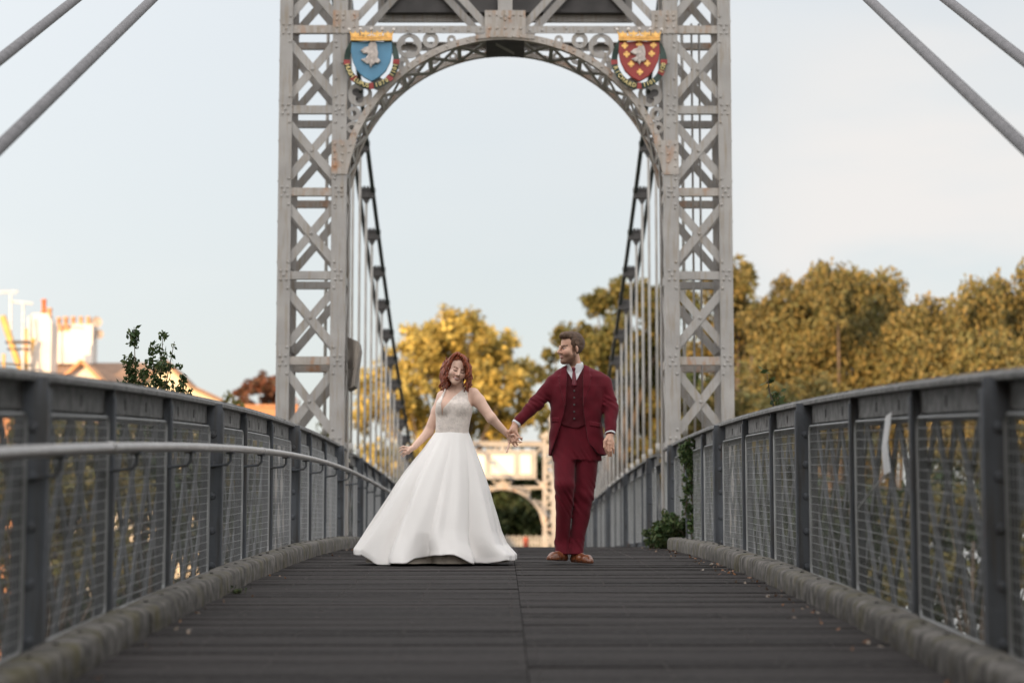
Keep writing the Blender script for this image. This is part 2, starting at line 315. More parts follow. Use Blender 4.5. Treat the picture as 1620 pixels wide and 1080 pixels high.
# ================================================================== RAILINGS
RX = 1.93; RH = 1.15
def make_railing(s, Ya, Yb, first, label, hasmesh=True, dense=True):
    root = tag(empty('railing', (s * RX, Ya, zd(Ya))), label, 'railing', None)
    base = Vector((s * RX, Ya, zd(Ya)))
    inn = -s                                            # direction towards the deck
    def P(dx, y, z): return (s * RX + dx * inn - base.x, y - base.y, zd(y) + z - base.z)
    # top rail: flat coping with a rounded riveted cap over an angle
    tb = MB(); n = max(2, int((Yb - Ya) / 0.5))
    ys = [Ya + (Yb - Ya) * i / n for i in range(n + 1)]
    prof = [(-0.065, 1.135), (-0.065, 1.155), (-0.035, 1.172), (0.0, 1.178), (0.035, 1.172), (0.065, 1.155), (0.065, 1.135), (0.012, 1.130), (0.012, 1.02), (-0.012, 1.02), (-0.012, 1.130)]
    m = len(prof); V = []; Fs = []
    for y in ys: V += [P(dx, y, h) for dx, h in prof]
    for i in range(n):
        for k in range(m):
            q = (i * m + k, (i + 1) * m + k, (i + 1) * m + (k + 1) % m, i * m + (k + 1) % m); Fs.append(q)
    Fs += [tuple(range(m)), tuple(n * m + k for k in range(m))]
    tb.add(V, Fs)
    y = Ya + 0.05
    while y < Yb and dense:
        for dx in (-0.035, 0.035): tb.dome(P(dx, y, 1.170), (0, 0, 1), 0.011, 6)
        y += 0.09
    toprail = tb.build('top_rail', RAILT, root)
    bb = MB()
    for a, b in zip(ys[:-1], ys[1:]): bb.bar(P(0, a, 0.03), P(0, b, 0.03), 0.02, 0.06, (0, 0, 1))
    bb.build('bottom_rail', RAILP, root)
    # posts
    pos = []; y = first; i = 0
    while y < Yb:
        if y >= Ya: pos.append((y, i % 3 == 0))
        y += 1.97; i += 1
    for (y, big) in pos:
        pb = MB(); wd = 0.13 if big else 0.075; x0 = -0.02
        def bx(xa, xb, ya, yb, za, zb):
            V = [P(xa, y + ya, za), P(xb, y + ya, za), P(xb, y + yb, za), P(xa, y + yb, za), P(xa, y + ya, zb), P(xb, y + ya, zb), P(xb, y + yb, zb), P(xa, y + yb, zb)]
            pb.add(V, [(3, 2, 1, 0), (4, 5, 6, 7), (0, 1, 5, 4), (1, 2, 6, 5), (2, 3, 7, 6), (3, 0, 4, 7)])
        bx(x0, x0 + wd, -0.008, 0.008, 0.02, 1.145)
        bx(x0 + wd - 0.004, x0 + wd + 0.010, -0.03, 0.03 if big else 0.012, 0.02, 1.10)
        bx(-0.016, 0.016, 0.0085, 0.075, 0.02, 1.10)
        if big:
            for h in (0.12, 0.34, 0.56, 0.76, 0.95): 
                pb.dome(P(x0 + wd * 0.58, y - 0.0085, h), (0, -1, 0), 0.024, 8)
        elif dense:
            for h in (0.68, 0.74): pb.dome(P(x0 + wd * 0.6, y - 0.0085, h), (0, -1, 0), 0.012, 6)
        pb.build('post', RAILP, root)
    # mesh panels with a thin rounded frame
    ends = [Ya] + [p[0] for p in pos] + [Yb]
    for a, b in zip(ends[:-1], ends[1:]):
        if b - a < 0.3: continue
        wb = MB(); a += 0.06; b -= 0.05; z0, z1 = 0.08, 1.0; dx = 0.035
        r = 0.05; loop = []
        for (cy, cz, t0) in ((b - r, z1 - r, 0), (a + r, z1 - r, 90), (a + r, z0 + r, 180), (b - r, z0 + r, 270)):
            for k in range(4):
                t = R(t0 + 30 * k); loop.append(P(dx, cy + r * math.cos(t), cz + r * math.sin(t)))
        wb.tube(loop + [loop[0]], 0.008, 4, cap=False)
        nh = 19; nv = int((b - a) / 0.055)
        wr = 0.0022
        for k in range(1, nh):
            h = z0 + (z1 - z0) * k / nh; sag = random.uniform(-.006, .006)
            wb.tube([P(dx, a + 0.0, h), P(dx + random.uniform(-.004, .004), (a + b) / 2, h + sag), P(dx, b, h)], wr, 4, cap=False)
        for k in range(1, nv):
            y = a + (b - a) * k / nv
            wb.tube([P(dx + 0.004, y, z0), P(dx + 0.004, y, z1)], wr * 0.8, 3, cap=False)
        # slotted strip above the mesh
        o = wb.build('mesh_panel', WIRE, root)
    # outer lattice girder: two crossing layers of flat bars behind the mesh
    lb = MB(); pitch = 0.54; y = Ya - 1.0; wl = 0.075
    while y < Yb:
        for dx, d in ((-0.10, 1), (-0.125, -1)):
            a, b = (y, y + 1.0) if d > 0 else (y + 1.0, y)
            za, zb = -0.12, 1.05
            if Ya <= min(a, b) and max(a, b) <= Yb:
                lb.bar(P(dx, a, za), P(dx, b, zb), wl, 0.012, (1, 0, 0))
        y += pitch
    for h, wv in ((1.04, 0.11), (-0.12, 0.14)):
        for a, b in zip(ys[:-1], ys[1:]): lb.bar(P(-0.112, a, h), P(-0.112, b, h), 0.05, wv, (0, 0, 1))
    lat = lb.build('lattice_girder', LATT, root)
    for a, b in zip(ends[:-1], ends[1:]):
        if b - a < 0.3 or not dense: continue
        for k in (0.3, 0.66):
            sb = MB(); y = a + (b - a) * k; sb.bar(P(0.0125, y, 1.045), P(0.0125, y, 1.095), 0.022, 0.008, (1, 0, 0)); sb.build('slot', DARK, toprail)
    return root
make_railing(-1, 3.6, 28.6, 3.54, 'grey mesh railing left of the deck in the foreground, with the tube handrail along it')
make_railing(1, 3.4, 28.6, 3.39, 'dark grey mesh railing right of the deck in the foreground, a white strip on it')
make_railing(-1, 30.3, 115.6, 31.0, 'grey railing beyond the left leg of the near tower, behind the bride', dense=False)
make_railing(1, 30.3, 115.6, 31.0, 'grey railing beyond the right leg of the near tower, behind the groom', dense=False)

# tubular handrail on the left railing
HX = -RX + 0.17
hr = tag(empty('handrail', (HX, 2, zd(2))), 'steel tube handrail running along the inside of the left railing', 'handrail')
hb = MB(); pts = [(0, y - 2, zd(y) + 0.86 - zd(2)) for y in np.arange(2, 43, 0.5)]
hb.tube(pts, 0.025, 12); hb.build('tube', TUBE, hr, smooth=True)
y = 9.4 + 1.95
for y in (4.2, 10.6, 17.3, 23.6, 27.2, 33, 39):
    jb = MB(); jb.tube([(0, y - 2, zd(y) + 0.86 - zd(2)), (0, y + 0.05 - 2, zd(y + .05) + 0.86 - zd(2))], 0.029, 12)
    jb.build('joint_collar', TUBE, hr, smooth=True)
first = 9.45 - 1.97 * 3
for i in range(20):
    y = first + 1.97 * i - 0.03
    if y < 3: continue
    k = MB(); z = zd(y) + 0.86 - zd(2)
    k.tube([(0, y - 2, z - 0.02), (0, y - 2, z - 0.075), (-0.02, y - 2, z - 0.10), (-0.17, y - 2, z - 0.115)], 0.009, 6)
    k.box(-0.03, 0.03, y - 2 - 0.02, y - 2 + 0.02, z - 0.034, z - 0.022)
    k.build('bracket', RAILP, hr)

# ================================================================== TOWER
def lx(px): return at(px, 300, TY).x
ZB = [at(799, y, TY).z for y in (700, 570, 435, 303, 173, 46)]     # batten heights from the photograph
ZB += [ZB[-1] + 1.0, ZB[-1] + 2.0]
XO, XI = 2.765, 1.935; TD = 0.92; FO, FI = 0.16, 0.18
CX = 0.0
ARC_R = 2.0; zc_top = at(799, 57, TY).z; ARC_C = zc_top - ARC_R      # mid line of the front arch band
ZBEAM = at(799, 47, TY).z; ZTOP = at(795, 693, FY).z; PZ0 = at(799, 19, TY + TD).z; PZ1 = PZ0 + 1.2
def rv(b, x, z, y=-0.012, n=(0, -1, 0), r=0.021): b.dome((x, y, z), n, r)
def make_tower(loc, rz, label):
    root = tag(empty('bridge_tower', loc, rz), label, 'bridge tower', 'lattice towers of the footbridge')
    z0l = -0.4
    def Z(z): return z - loc[2]
    for s in (-1, 1):
        b = MB()
        for yf, ny in ((0.0, -1), (TD, 1)):
            for (xa, xb, isin) in ((XO - FO, XO, 0), (XI, XI + FI, 1)):
                y0, y1 = (yf, yf + 0.016) if ny < 0 else (yf - 0.016, yf)
                b.box(s * xa, s * xb, y0, y1, Z(z0l), Z(ZTOP + 0.25))
                xs = xb if not isin else xa
                ss = (xs - 0.016, xs) if not isin else (xs, xs + 0.016)
                ya, yb = (y1, y1 + 0.15) if ny < 0 else (y0 - 0.15, y0)
                b.box(s * ss[0], s * ss[1], ya, yb, Z(z0l), Z(ZTOP + 0.25))
                # edge rivets on the side leg
                xm = (xa + xb) / 2
                for zb in ZB:
                    for (dx, dz) in ((0, 0), (-0.035, 0.055), (0.035, 0.055), (-0.035, -0.055), (0.035, -0.055), (0.05 * (1 if not isin else -1) * -1, 0.16), (0.05 * (-1 if not isin else 1), -0.16)):
                        b.dome((s * (xm + dx), yf + ny * 0.001, Z(zb + dz)), (0, ny, 0), 0.020)
                if isin:
                    for zb in np.arange(ZB[0] if False else ZB[3] - 0.2, ZTOP, 0.2):
                        k = int(zb * 5); b.dome((s * (xm + (0.045 if k % 2 else -0.03)), yf + ny * 0.001, Z(zb)), (0, ny, 0), 0.019)
                else:
                    for zb in np.arange(ZB[0] - .3, ZTOP, 0.5): b.dome((s * (xb + 0.001), yf - ny * 0.05, Z(zb)), (s, 0, 0), 0.016)
        leg = b.build('leg', STEEL, root)
        # base plates and shoe
        for i in range(len(ZB)):
            zb = ZB[i]
            bt = MB()
            for yf, d in ((0.018, 1), (TD - 0.018, -1)):
                bt.box(s * (XI + FI - 0.01), s * (XO - FO + 0.01), yf, yf + d * 0.012, Z(zb - 0.05), Z(zb + 0.05))
                bt.box(s * (XI + FI), s * (XO - FO), yf + d * 0.012, yf + d * 0.07, Z(zb - 0.05), Z(zb - 0.038))
            for xa, d in ((XI + 0.018, 1), (XO - 0.018, -1)):
                bt.box(s * xa, s * (xa + d * 0.012), 0.16, TD - 0.16, Z(zb - 0.05), Z(zb + 0.05))
            bt.build('batten', STEELR if i % 2 else STEEL, leg)
            zn = ZB[i + 1] if i + 1 < len(ZB) else ZTOP + 0.2
            zm = (zb + zn) / 2; hh = 0.33 if i else 0.36
            c = MB(); xa, xb = XI + FI - 0.03, XO - FO + 0.03
            for yf, d in ((0.020, 1), (TD - 0.020, -1)):
                c.bar((s * xa, yf + 0.004 * d, Z(zm - hh)), (s * xb, yf + 0.004 * d, Z(zm + hh)), 0.10, 0.010, (0, 1, 0))
                c.bar((s * xa, yf + 0.017 * d, Z(zm + hh)), (s * xb, yf + 0.017 * d, Z(zm - hh)), 0.10, 0.010, (0, 1, 0))
                c.dome((s * (xa + xb) / 2, yf - 0.004 * d, Z(zm)), (0, -d, 0), 0.022)
            for xf, d in ((XI + 0.02, 1), (XO - 0.02, -1)):
                c.bar((s * (xf + .004 * d), 0.13, Z(zm - 0.36)), (s * (xf + .004 * d), TD - 0.13, Z(zm + 0.36)), 0.09, 0.010, (1, 0, 0))
                c.bar((s * (xf + .017 * d), 0.13, Z(zm + 0.36)), (s * (xf + .017 * d), TD - 0.13, Z(zm - 0.36)), 0.09, 0.010, (1, 0, 0))
            c.build('cross_brace', STEEL, leg)
        cp = MB(); xm = (XI + XO) / 2 * s; ym = TD / 2; zt = Z(ZTOP + 0.25)
        for (e, h0, h1) in ((0.46, 0, 0.08), (0.54, 0.08, 0.20), (0.48, 0.20, 0.26), (0.34, 0.26, 0.36), (0.24, 0.36, 0.42)): cp.box(xm - e, xm + e, ym - e, ym + e, zt + h0, zt + h1)
        cp.build('leg_cap', STEEL, root)
        fb = MB(); fb.lathe([(0.10, 0), (0.13, 0.05), (0.07, 0.10), (0.05, 0.2), (0.11, 0.26), (0.17, 0.36), (0.19, 0.46), (0.16, 0.58), (0.08, 0.66), (0.03, 0.74), (0.005, 0.9)], (xm, ym, zt + 0.42), 16)
        fb.build('finial', STEEL, root, smooth=True)
    # arch: two bands joined by a lattice soffit
    def band(r0, r1, y0, y1, a0=4, a1=176, n=48):
        V = []; Fs = []
        for i in range(n + 1):
            a = R(a0 + (a1 - a0) * i / n)
            for rr, yy in ((r0, y0), (r1, y0), (r1, y1), (r0, y1)): V.append((rr * math.cos(a), yy, Z(ARC_C) + rr * math.sin(a)))
        for i in range(n):
            for k in range(4): Fs.append((i * 4 + k, i * 4 + (k + 1) % 4, (i + 1) * 4 + (k + 1) % 4, (i + 1) * 4 + k))
        return V, Fs
    b = MB(); ro = ARC_R + 0.038; ri = ARC_R - 0.042
    for y0, y1, ny in ((0.006, 0.022, -1), (TD - 0.022, TD - 0.006, 1)):
        b.add(*band(ri, ro, y0, y1))
        for i in range(44):
            a = R(8 + 164 * i / 43); b.dome((ARC_R * math.cos(a), y0 if ny < 0 else y1, Z(ARC_C) + ARC_R * math.sin(a)), (0, ny, 0), 0.018)
    b.add(*band(ri, ri + 0.014, 0.023, 0.10)); b.add(*band(ri, ri + 0.014, TD - 0.10, TD - 0.023))
    b.build('arch', STEELR, root)
    b = MB(); nb = 15
    for i in range(nb):
        a0 = R(6 + 168 * i / nb); a1 = R(6 + 168 * (i + 1) / nb); rr = ri + 0.02
        p0 = Vector((rr * math.cos(a0), 0.05, Z(ARC_C) + rr * math.sin(a0))); p1 = Vector((rr * math.cos(a1), TD - 0.05, Z(ARC_C) + rr * math.sin(a1)))
        q0 = Vector((p0.x, TD - 0.05, p0.z)); q1 = Vector((p1.x, 0.05, p1.z)); nn = Vector((math.cos((a0 + a1) / 2), 0, math.sin((a0 + a1) / 2)))
        b.bar(p0, p1, 0.06, 0.012, nn); b.bar(q0 - nn * .014, q1 - nn * .014, 0.06, 0.012, nn); b.bar(p0, q0, 0.05, 0.03, nn)
    b.build('soffit_lattice', STEEL, root)
    b = MB(); hw = 0.235
    V = []; n = 8
    for i in range(n + 1):
        x = -hw + 2 * hw * i / n; z = Z(ARC_C) + math.sqrt((ri - 0.006) ** 2 - x * x)
        V += [(x, 0.024, z), (x, TD - 0.024, z), (x, TD - 0.024, z + 0.2), (x, 0.024, z + 0.2)]
    Fs = [(0, 1, 2, 3), (n * 4 + 3, n * 4 + 2, n * 4 + 1, n * 4)]
    for i in range(n):
        for k in range(4): Fs.append((i * 4 + k, (i + 1) * 4 + k, (i + 1) * 4 + (k + 1) % 4, i * 4 + (k + 1) % 4))
    b.add(V, Fs); b.build('crown_box', DARK, root)
    # beam above the arch
    b = MB(); zb = Z(ZBEAM)
    for y0, ny in ((0.0, -1), (TD, 1)):
        yi = y0 - ny * 0.016
        b.box(-XI, XI, y0, yi, zb - 0.045, zb + 0.045); b.box(-XI, XI, yi, yi - ny * 0.10, zb + 0.033, zb + 0.045)
        for x in np.arange(-1.8, 1.81, 0.15): b.dome((x, y0, zb + (0.015 if int(x * 10) % 2 else -0.01)), (0, ny, 0), 0.018)
    b.build('cross_beam', STEEL, root)
    b = MB(); zt = Z(ZTOP)
    for y0, ny in ((0.0, -1), (TD, 1)):
        yi = y0 - ny * 0.016; b.box(-XI, XI, y0, yi, zt - 0.08, zt + 0.1)
    b.box(-XI, XI, -0.08, TD + 0.08, zt + 0.102, zt + 0.15)
    b.build('top_beam', STEEL, root)
    # gusset and splice plates (rusty)
    for y0, ny in ((-0.004, -1), (TD + 0.004, 1)):
        ya, yb = y0, y0 - ny * 0.003
        def plate(name, poly, rivs, t=0.010):
            g = MB(); V, Fs = curve_vf([poly], t); yo = y0 + ny * t / 2
            g.add([(v[0], v[1] + yo, v[2]) for v in V], Fs)
            for (x, z) in rivs: g.dome((x, y0 + ny * t, z), (0, ny, 0), 0.020)
            g.build(name, STEELR, root)
        zt0 = Z(at(799, 17, TY).z); zt1 = Z(at(799, 61, TY).z)
        plate('centre_gusset', [(-0.25, zt0), (0.25, zt0), (0.25, zb - .06), (0.36, zb - 0.07), (0.36, zt1 - 0.01), (0.1, zt1 + 0.01), (-0.1, zt1 + 0.01), (-0.36, zt1 - 0.01), (-0.36, zb - .07), (-0.25, zb - .06)],
              [(x, z) for x in (-0.19, -0.1, 0, 0.1, 0.19) for z in (zt0 - 0.06, zb + 0.01, zb - 0.09)] + [(0, zt0 - 0.12), (0.05, zt0 - 0.09), (-0.05, zt0 - 0.09)])
        for s in (-1, 1):
            plate('corner_gusset', [(s * (XI + FI), zt0), (s * (XI - 0.14), zt0), (s * (XI - 0.14), zb - 0.048), (s * (XI + FI), zb - 0.048)],
                  [(s * (XI + a), zb + c) for a in (0.13, 0.05, -0.08) for c in (0.03, 0.12, 0.18)])
            za, zc_ = Z(at(799, 222, TY).z), Z(at(799, 276, TY).z)
            plate('splice_plate', [(s * (XI + FI + 0.002), za), (s * (XI - 0.125), za), (s * (XI - 0.06), (za + zc_) / 2), (s * (XI - 0.01), zc_), (s * (XI + FI + 0.002), zc_)],
                  [(s * (XI + 0.14), za - 0.05 - 0.09 * k) for k in range(4)] + [(s * (XI + 0.05), za - 0.07 - 0.10 * k) for k in range(3)] + [(s * (XI - 0.05), za - 0.06), (s * (XI - 0.03), za - 0.15)])
            # spandrel ornaments: pierced trefoil discs and rings
            def disc(name, px, py, r, holes, foil=None):
                c0 = at(px, py, TY); cx, cz = c0.x * 1.0 - 0.0, Z(c0.z); 
                cx = abs(c0.x - at(799, py, TY).x) * s
                polys = [circ(cx, cz, r)] + [circ(cx + hx, cz + hz, hr_) for hx, hz, hr_ in holes]
                if foil: polys.append([(cx + r * (0.30 + 0.42 * abs(math.sin(1.5 * (a + foil)))) * math.cos(a), cz + r * (0.30 + 0.42 * abs(math.sin(1.5 * (a + foil)))) * math.sin(a)) for a in np.linspace(0, 2 * math.pi, 49)[:-1]])
                V, Fs = curve_vf(polys, 0.02); g = MB(); g.add([(v[0], v[1] + (0.034 if ny < 0 else TD - 0.034), v[2]) for v in V], Fs); g.build(name, STEEL, root)
            k = 0.068
            tre = [(0.0, 0.066, 0.040), (-0.058, -0.036, 0.040), (0.058, -0.036, 0.040)]
            disc('trefoil_disc', 647, 72, 0.155, [], 1.57)
            disc('pierced_ring', 681, 63, 0.10, [(0, 0, 0.046)])
            disc('trefoil_disc', 569, 149, 0.150, [], 0.6)
            disc('pierced_ring', 559, 179, 0.088, [(0, 0, 0.036)])
            disc('pierced_ring', 637, 101, 0.085, [(0, 0, 0.034)])
            disc('pierced_ring', 714, 62, 0.055, [(0, 0, 0.022)])
            disc('pierced_ring', 556, 201, 0.07, [(0, 0, 0.03)])
            disc('pierced_ring', 598, 132, 0.08, [(0, 0, 0.032)])
            d = MB(); yy = 0.04 if ny < 0 else TD - 0.04
            x0, x1 = s * (XI - 0.02), s * 0.22; zz0, zz1 = zb + 0.05, zt - 0.09
            d.bar((x0, yy, zz0), (x1, yy, zz1), 0.09, 0.010, (0, 1, 0)); d.bar((x1, yy - ny * 0.013, zz0), (x0, yy - ny * 0.013, zz1), 0.09, 0.010, (0, 1, 0))
            d.build('portal_brace', STEEL, root)
    kb = MB(); kb.box(-0.09, 0.09, 0.02, 0.03, zb + 0.05, zt - 0.1); kb.box(-0.09, 0.09, TD - 0.03, TD - 0.02, zb + 0.05, zt - 0.1); kb.build('king_post', STEEL, root)
    # name panel carried on the river side
    pn = MB(); ya = TD + 0.03; pn.box(-1.53, 1.53, ya, ya + 0.12, Z(PZ0), Z(PZ1)); o = pn.build('name_panel', DARK, root)
    pf = MB(); yb = ya + 0.12
    for (xa, xb, za, zc_) in ((-1.62, 1.62, PZ0 - 0.09, PZ0 + 0.02), (-1.62, 1.62, PZ1 - 0.02, PZ1 + 0.09), (-1.62, -1.45, PZ0 + .021, PZ1 - .021), (1.45, 1.62, PZ0 + .021, PZ1 - .021), (-0.75, -0.65, PZ0 + .021, PZ1 - .021), (0.65, 0.75, PZ0 + .021, PZ1 - .021)):
        pf.box(xa, xb, yb + 0.002, yb + 0.06, Z(za), Z(zc_))
    pf.box(-1.44, 1.44, yb + 0.002, yb + 0.03, Z(PZ0 + 0.03), Z(PZ1 - 0.03))
    pf.build('panel_frame', STEEL, o)
    pw = MB()
    for xa, xb in ((-1.36, -0.84), (-0.55, 0.55), (0.84, 1.36)): pw.box(xa, xb, yb + 0.031, yb + 0.045, Z(PZ0 + 0.14), Z(PZ1 - 0.14))
    pw.build('notice_board', CREAM, o)
    return root
t1 = make_tower((0, TY, zd(TY)), 0, 'tall grey riveted lattice tower with an arch, standing just behind the couple')
t2 = make_tower((0, FY + TD, zd(TY)), math.pi, 'small sunlit lattice tower at the far end of the bridge, seen between the couple')
t2.location.z -= 0.3
# conduit rods up the right leg
for px in (1097, 1109):
    p = at(px, 400, TY + 0.45); rb = MB(); rb.tube([(p.x, TY + 0.45, 1.2), (p.x, TY + 0.45, at(px, 38, TY + .45).z)], 0.014, 6)
    o = rb.build('conduit_rod', STEEL, t1); o.matrix_parent_inverse = Matrix.Translation((0, -TY, -zd(TY)))
# stone piers below the towers
STONE = mat('pier stone', (0.25, 0.22, 0.18), 0.9, var=0.3, scale=3, bump=0.8, bscale=9)
for Yp in (TY, FY):
    for s in (-1, 1):
        b = MB(); x = s * 2.33
        b.box(-0.6, 0.6, -0.15, 1.1, 0, 7.55); b.box(-0.7, 0.7, -0.25, 1.2, 7.551, 7.70)
        o = b.build('stone_pier', STONE); o.location = (x, Yp, -7.05)
        tag(o, 'block stone pier carrying the %s leg of the %s lattice tower' % ('left' if s < 0 else 'right', 'near' if Yp == TY else 'far'), 'pier', 'stone piers under the tower legs')
# weathered board fixed askew on the inner face of the left leg
sb = MB(); 
bp_ = [at(*q) for q in ((550, 533, 29.25), (550, 616, 29.25), (561, 610, 28.9), (569, 552, 28.9), (567, 540, 28.9))]
ctr = sum(bp_, Vector()) / 5; off = Vector((0.035, 0.06, 0))
V = [p - ctr for p in bp_] + [p - ctr + Vector((0.012, 0.05, 0)) + Vector((-0.0, 0.3, 0)) for p in bp_]
sb.add(V, [(0, 1, 2, 3, 4), (9, 8, 7, 6, 5)] + [(i, (i + 5), (i + 1) % 5 + 5, (i + 1) % 5) for i in range(5)])
WB = mat('weathered board', (0.22, 0.19, 0.165), 0.8, var=0.35, scale=8, stretch=(1, 1, 0.3), bump=0.5)
o = sb.build('notice_box', WB); o.location = ctr; tag(o, 'weathered grey box sign seen edge on, fixed to the left tower leg', 'sign')

# ---------------------------------------------------------------- coats of arms
GOLD = mat('gilt', (0.72, 0.42, 0.13), 0.42, metal=0.35, var=0.25, scale=25)
PALEG = mat('pale gilt letters', (0.62, 0.50, 0.22), 0.5, var=0.1)
SILV = mat('silvered relief', (0.46, 0.40, 0.37), 0.5, metal=0.1, var=0.3, scale=25, bump=0.8, bscale=60)
BLUE = mat('azure shield paint', (0.075, 0.21, 0.335), 0.5, var=0.10, scale=7)
REDP = mat('gules shield paint', (0.27, 0.028, 0.022), 0.5, var=0.10, scale=7)
RIBG = mat('dark green ribbon', (0.010, 0.030, 0.022), 0.55)
RIBR = mat('red ribbon fold', (0.28, 0.03, 0.028), 0.55)
PEARL = mat('silvered pearl', (0.55, 0.50, 0.47), 0.4)
def arms(pxc, field, label, words, crosses):
    S = 1 / 131.0                                             # metres per photograph pixel at the tower
    c0 = at(pxc, 92, TY - 0.09)
    root = tag(empty('coat_of_arms', c0), label, 'coat of arms', 'painted coats of arms on the tower arch')
    def q(dx, dy): return (dx * S, -dy * S)                   # pixel offsets from the shield centre -> x, z
    # shield, pointed heater shape with a slightly domed face
    half = [(0, -26), (31, -24), (32, -10), (29, 6), (22, 21), (12, 31), (0, 38)]
    out = [q(x, y) for x, y in half] + [q(-x, y) for x, y in half[-2:0:-1]]
    V, Fs = curve_vf([out], 0.045, 0.008); b = MB(); b.add(V, Fs); sh = b.build('shield', field, root)
    # wolf's head erased
    if not crosses:
        wolf = [(-18, -9), (-13, -13), (-6, -15), (-4, -20), (-1, -26 + 2), (1, -19), (4, -24), (7, -18), (7, -12), (9, -4), (8, 4), (13, 9), (10, 12), (4, 11), (3, 14), (0, 15), (-2, 18), (-4, 12), (-8, 13), (-11, 11), (-16, 7), (-11, 6), (-7, 1), (-5, -4), (-9, -6), (-14, -5)]
        sc = 0.93
    else:
        wolf = [(-14, -6), (-10, -10), (-3, -12), (-1, -16), (2, -14), (5, -17), (7, -12), (8, -4), (7, 3), (9, 6), (5, 9), (1, 8), (-1, 13), (-3, 8), (-8, 9), (-12, 6), (-7, 4), (-4, 0), (-2, -3), (-8, -3)]
        sc = 0.95
    V, Fs = curve_vf([[q(x * sc + 1, y * sc - 2) for x, y in wolf]], 0.02, 0.010); b = MB(); b.add([(v[0], v[1] - 0.048, v[2]) for v in V], Fs)
    cx, cz = q(-1, 0)
    for i in range(9):                                       # fur tufts
        x = random.uniform(-4, 6); y = random.uniform(-6, 8); p = q(x * sc, y * sc - 2)
        b.tube([(p[0], -0.066, p[1]), (p[0] - 0.008, -0.072, p[1] - 0.03)], [0.009, 0.003], 5)
    b.build('wolf_head', SILV, root)
    if crosses:
        for (x, y) in ((-23, -19), (0, -21), (23, -20), (-20, -5), (20, -6), (-13, 11), (13, 10), (1, 24)):
            b = MB(); cx, cz = q(x, y)
            for dx, dz in ((0, .024), (0, -.024), (.024, 0), (-.024, 0)):
                V, Fs = curve_vf([circ(cx + dx, cz + dz, 0.017, 8)], 0.010); b.add([(v[0], v[1] - 0.034, v[2]) for v in V], Fs)
            b.box(cx - .014, cx + .014, -0.042, -0.029, cz - .014, cz + .014); b.build('flower_cross', GOLD, root)
    # coronet
    b = MB(); zt = -25 * -S
    pts = [(x * S, -0.035 - 0.05 * math.cos(x / 36 * 1.3), zt + 0.03 + 0.012 * (abs(x) / 34) ** 2) for x in range(-33, 34, 3)]
    for k, (r_, dz) in enumerate(((0.016, -0.016), (0.012, 0.012), (0.007, 0.030))): b.tube([(p[0], p[1], p[2] + dz) for p in pts], r_, 6)
    for i, x in enumerate((-26, -9, 9, 26)):
        y = -0.085 + 0.03 * (abs(x) / 26) ** 2
        V, Fs = curve_vf([[(x * S + a * S, zt + 0.080 + h * S) for a, h in ((-7, 0), (-6, 4), (-2.5, 3), (0, 7), (2.5, 3), (6, 4), (7, 0), (2, -1), (1, -6), (-1, -6), (-2, -1))]], 0.014); b.add([(v[0], v[1] + y, v[2]) for v in V], Fs)
    for x in (-34, -17, 0, 17, 34):
        y = -0.09 + 0.03 * (abs(x) / 34) ** 2; b.tube([(x * 0.93 * S, y, zt + 0.06), (x * 1.03 * S, y, zt + 0.135)], [0.010, 0.006], 5)
    cr_ = b.build('coronet', GOLD, root)
    b = MB()
    for x in (-34.5, -17, 0, 17, 34.5):
        y = -0.092 + 0.03 * (abs(x) / 34) ** 2; b.lathe([(0.004, -0.024), (0.018, -0.015), (0.024, 0), (0.018, 0.016), (0.004, 0.024)], (x * 1.03 * S, y, zt + 0.145), 8)
    b.build('pearl', PEARL, cr_, smooth=True)
    # ribbon following a U below the shield
    def rib(a):                                              # angle from straight down, in degrees
        t = R(a); rx, rz = 39.5 * S, 42 * S; return Vector((rx * math.sin(t), 0.0, 4 * -S - rz * math.cos(t) * 1.0 + 0.0))
    def strip(a0, a1, wdt, m, name, yo=0.0):
        V = []; Fs = []; n = max(3, int(abs(a1 - a0) / 6))
        for i in range(n + 1):
            a = a0 + (a1 - a0) * i / n; p = rib(a); t = (rib(a + 1) - rib(a - 1)).normalized(); u = Vector((t.z, 0, -t.x))
            wv = wdt * S / 2; yy = -0.015 + yo - 0.012 * math.sin(R(a) * 5)
            V += [p + u * wv + Vector((0, yy, 0)), p - u * wv + Vector((0, yy, 0)), p - u * wv + Vector((0, yy + 0.014, 0)), p + u * wv + Vector((0, yy + 0.014, 0))]
        for i in range(n):
            for k in range(4): Fs.append((i * 4 + k, (i + 1) * 4 + k, (i + 1) * 4 + (k + 1) % 4, i * 4 + (k + 1) % 4))
        Fs += [(0, 1, 2, 3), (n * 4 + 3, n * 4 + 2, n * 4 + 1, n * 4)]
        b = MB(); b.add(V, Fs); return b.build(name, m, root)
    rbn = strip(-150, 150, 9.5, RIBG, 'ribbon')
    for a in (-86, 0, 86) + ((-45, 47) if not crosses else (62,)): strip(a - 5, a + 5, 10.5, RIBR, 'ribbon_fold', -0.006)
    lb = MB()
    for word, a0, a1 in words:
        for i, ch in enumerate(word):
            a = a0 + (a1 - a0) * (i / max(1, len(word) - 1)); p = rib(a); t = (rib(a + 1) - rib(a - 1)).normalized()
            V, Fs = text_vf(ch, 9.5 * S, 0.012); u = Vector((-t.z, 0, t.x))
            yy = -0.015 - 0.012 * math.sin(R(a) * 5) - 0.012
            lb.add([tuple(p + t * (v[0] * 0.95) + u * v[2] + Vector((0, v[1] + yy, 0))) for v in V], Fs)
    lb.build('lettering', PALEG, root)
    return root
arms(588, BLUE, 'blue shield with a silver wolf head under a gilt coronet, left of the arch', [('HUGH', -77, -52), ('LUPUS', -40, -9), ('1070', 12, 38), ('1101', 56, 78)], False)
